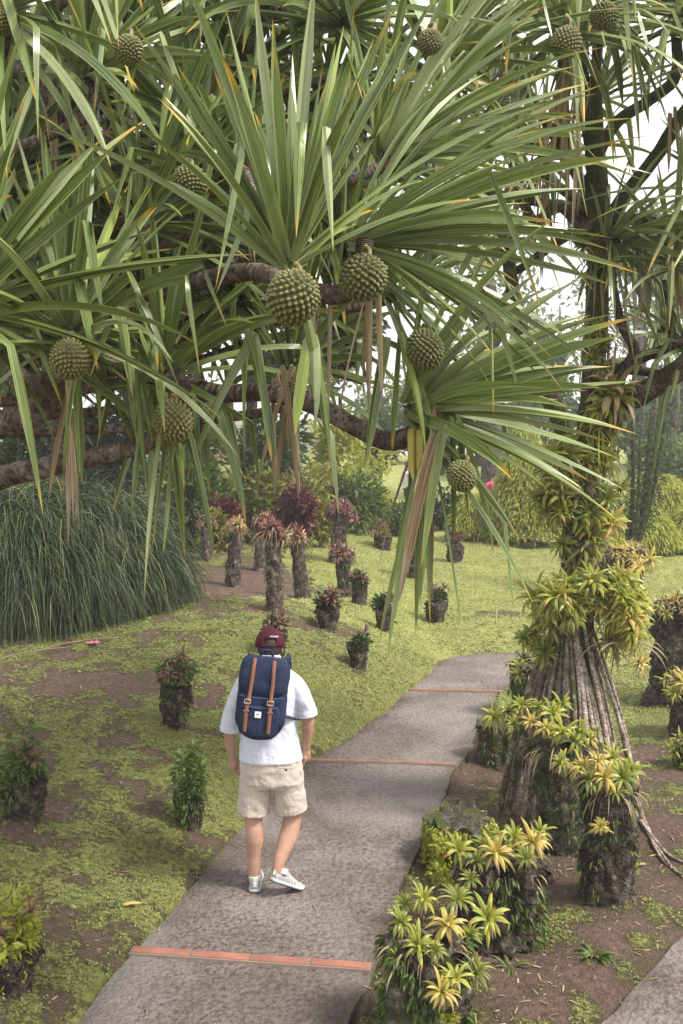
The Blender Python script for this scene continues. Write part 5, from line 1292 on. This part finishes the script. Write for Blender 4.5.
lb = MB(); lb.add(*rbox((.040,.005,.040), .003, BM, T_([-.012,-.123,-.075]))); lo = lb.build('label_patch', M['white'], bp)
lb = MB(); lb.add(*rbox((.016,.002,.005), .0005, BM, T_([-.012,-.1262,-.072]))); lb.build('label_mark', M['hair'], lo)
for s in (-1, 1):
    w = MB(); x = s*.115; sh_ = q(269,667,0)
    P3 = catmull([T_([x*.85,.06,.22]), q(269,666,-.06)+[x,0,.035], q(269,665,.03)+[x*1.15,0,.045], q(269,678,.13)+[x*1.25,0,0], q(269,705,.13)+[x*1.3,0,0], q(269,718,.06)+[s*.20,0,0], T_([s*.15,.03,-.10])], 6)
    tube(w, P3, [.026,.030,.030,.028,.02,.014,.012], 10, sx=.45); w.build('shoulder_strap', M['navy'], bp)
w = MB(); tube(w, catmull(T_([[-.04,.03,.25],[-.03,.03,.30],[.03,.03,.30],[.04,.03,.25]]), 5), .009, 8); w.build('haul_loop', M['navy'], bp)

# far visitors, small in the photograph
def visitor(px, D, top_py, face, shirt_m, low_m, label, bend=0.0, H=1.7, hat=None):
    b = at(px, 500, D); b[2] = tz(b[0], D); tp_ = at(px, top_py, D)[2]; 
    th = thing('person', label, 'person', b)
    b[2] = tp_-H; th.location = Vector(b)
    f = np.array([math.sin(face), math.cos(face), 0]); s = np.array([f[1], -f[0], 0]); hip = b+[0,0,H*.52]
    ax = nrm(np.array([0,0,1.])+f*bend); sh_ = hip+ax*H*.30; hd = sh_+ax*H*.12
    m1 = MB()
    for k in (-1, 1):
        tube(m1, catmull([hip+s*k*.09, b+s*k*.10+f*.03+[0,0,H*.27], b+s*k*.10+[0,0,.04]], 4), [.085,.06,.04], 10)
        tube(m1, [b+s*k*.10+[0,0,.035]-f*.06, b+s*k*.10+[0,0,.03]+f*.16], [.04,.03], 8)
        e = sh_+s*k*.23+[0,0,-.28]+f*.05*k; hnd = e+f*.12+[0,0,-.22]
        tube(m1, catmull([sh_+s*k*.17, e, hnd], 4), [.05,.04,.03], 8)
        tube(m1, [hnd, hnd+[0,0,-.07]], [.03,.035], 8)
        for ff in range(4): tube(m1, [hnd+[0,0,-.05]+f*(ff-1.5)*.018, hnd+[0,0,-.14]+f*(ff-1.5)*.02], [.009,.008], 6)
        tube(m1, [hnd+[0,0,-.02]+f*.03, hnd+[0,0,-.08]+f*.05], [.011,.009], 6)
    loft(m1, [hip-[0,0,.05], hip+ax*.2, sh_], [.15,.15,.17], [.10,.11,.09], 20)
    tube(m1, [sh_-ax*.03, hd], [.06,.05], 10); ellipsoid(m1, hd+ax*.07, (.075,.09,.11)); ellipsoid(m1, hd+ax*.05+f*.09, (.012,.016,.018))
    remesh(m1, 'body', M['skin'], th, .012, 3)
    m1 = MB(); ellipsoid(m1, hd+ax*.09-f*.015, (.085,.095,.10)); m1.build('hair', M['hair'], th)
    m1 = MB(); loft(m1, [hip-[0,0,.06], hip+ax*.22, sh_-ax*.04, sh_+ax*.04], [.18,.175,.20,.10], [.13,.13,.12,.08], 22)
    for k in (-1, 1): tube(m1, [sh_+s*k*.15, sh_+s*k*.225+[0,0,-.22]+f*.03*k], [.07,.06], 10)
    remesh(m1, 'shirt', shirt_m, th, .014, 3)
    m1 = MB(); loft(m1, [hip-[0,0,.10], hip+[0,0,.02]], [.17,.17], [.12,.12], 20)
    for k in (-1, 1): tube(m1, [hip+s*k*.09, b+s*k*.10+f*.03+[0,0,H*.2]], [.10,.075], 12)
    remesh(m1, 'trousers', low_m, th, .014, 3)
visitor(407, 36, 464, 1.2, M['white'], M['outsole'], 'far visitor in a white shirt and dark trousers, left of the hanging leaves')
visitor(484, 33, 472, 1.6, M['pink'], M['blue'], 'far visitor in a pink top and blue trousers behind the ferny shrub', .5)

# the moist air that pales the far trees
mb = MB(); box(mb, (0, 95, 22), (260, 240, 60)); hz = NT('moist_air'); hz.n('ShaderNodeOutputMaterial', Volume=hz.n('ShaderNodeVolumePrincipled', Color=(.95,.96,1,1), Density=.0022, Anisotropy=.2).outputs[0])
tagset(mb.build('haze', hz.o), 'thin pale haze softening the farthest trees', 'haze', kind='stuff')

# ================================================================== world, sun, camera, render
W = NT('World', True); SC.world = W.o
sky = W.n('ShaderNodeTexSky', _sky_type='NISHITA', _sun_disc=False, _sun_elevation=R(52), _sun_rotation=R(115), _altitude=300.0, _air_density=1.4, _dust_density=4.0)
nz = W.noise(2.2, 4, W.n('ShaderNodeTexCoord').outputs['Generated'])
cl = W.ramp(nz, [(.3,(10.6,10.6,10.7)),(.7,(14.6,14.5,14.3))])
mixd = W.mix(.72, sky.outputs[0], cl)
W.n('ShaderNodeOutputWorld', Surface=W.n('ShaderNodeBackground', Color=mixd, Strength=.086).outputs[0])
sun = bpy.data.objects.new('sun', bpy.data.lights.new('sun', 'SUN')); COL.objects.link(sun)
sun.data.energy = 3.5; sun.data.angle = R(13); sun.data.color = (1, .94, .85)
az, el = R(115), R(52)        # direction towards the sun: right and ahead of the camera
sv = Vector((math.sin(az)*math.cos(el), math.cos(az)*math.cos(el), math.sin(el)))
sun.rotation_euler = sv.to_track_quat('Z', 'Y').to_euler(); sun.location = sv*40
cam = bpy.data.objects.new('camera', bpy.data.cameras.new('camera')); COL.objects.link(cam)
cam.location = (0, 0, CAMZ); cam.rotation_euler = (math.pi/2-PIT, 0, 0)
cam.data.sensor_fit = 'VERTICAL'; cam.data.sensor_height = 36; cam.data.lens = 36*F/1024; cam.data.clip_end = 2000; cam.data.clip_start = .05
cam.data.shift_x = 0.0
SC.camera = cam
SC.view_settings.view_transform = 'Standard'; SC.view_settings.look = 'None'; SC.view_settings.exposure = 0.84; SC.view_settings.gamma = 1
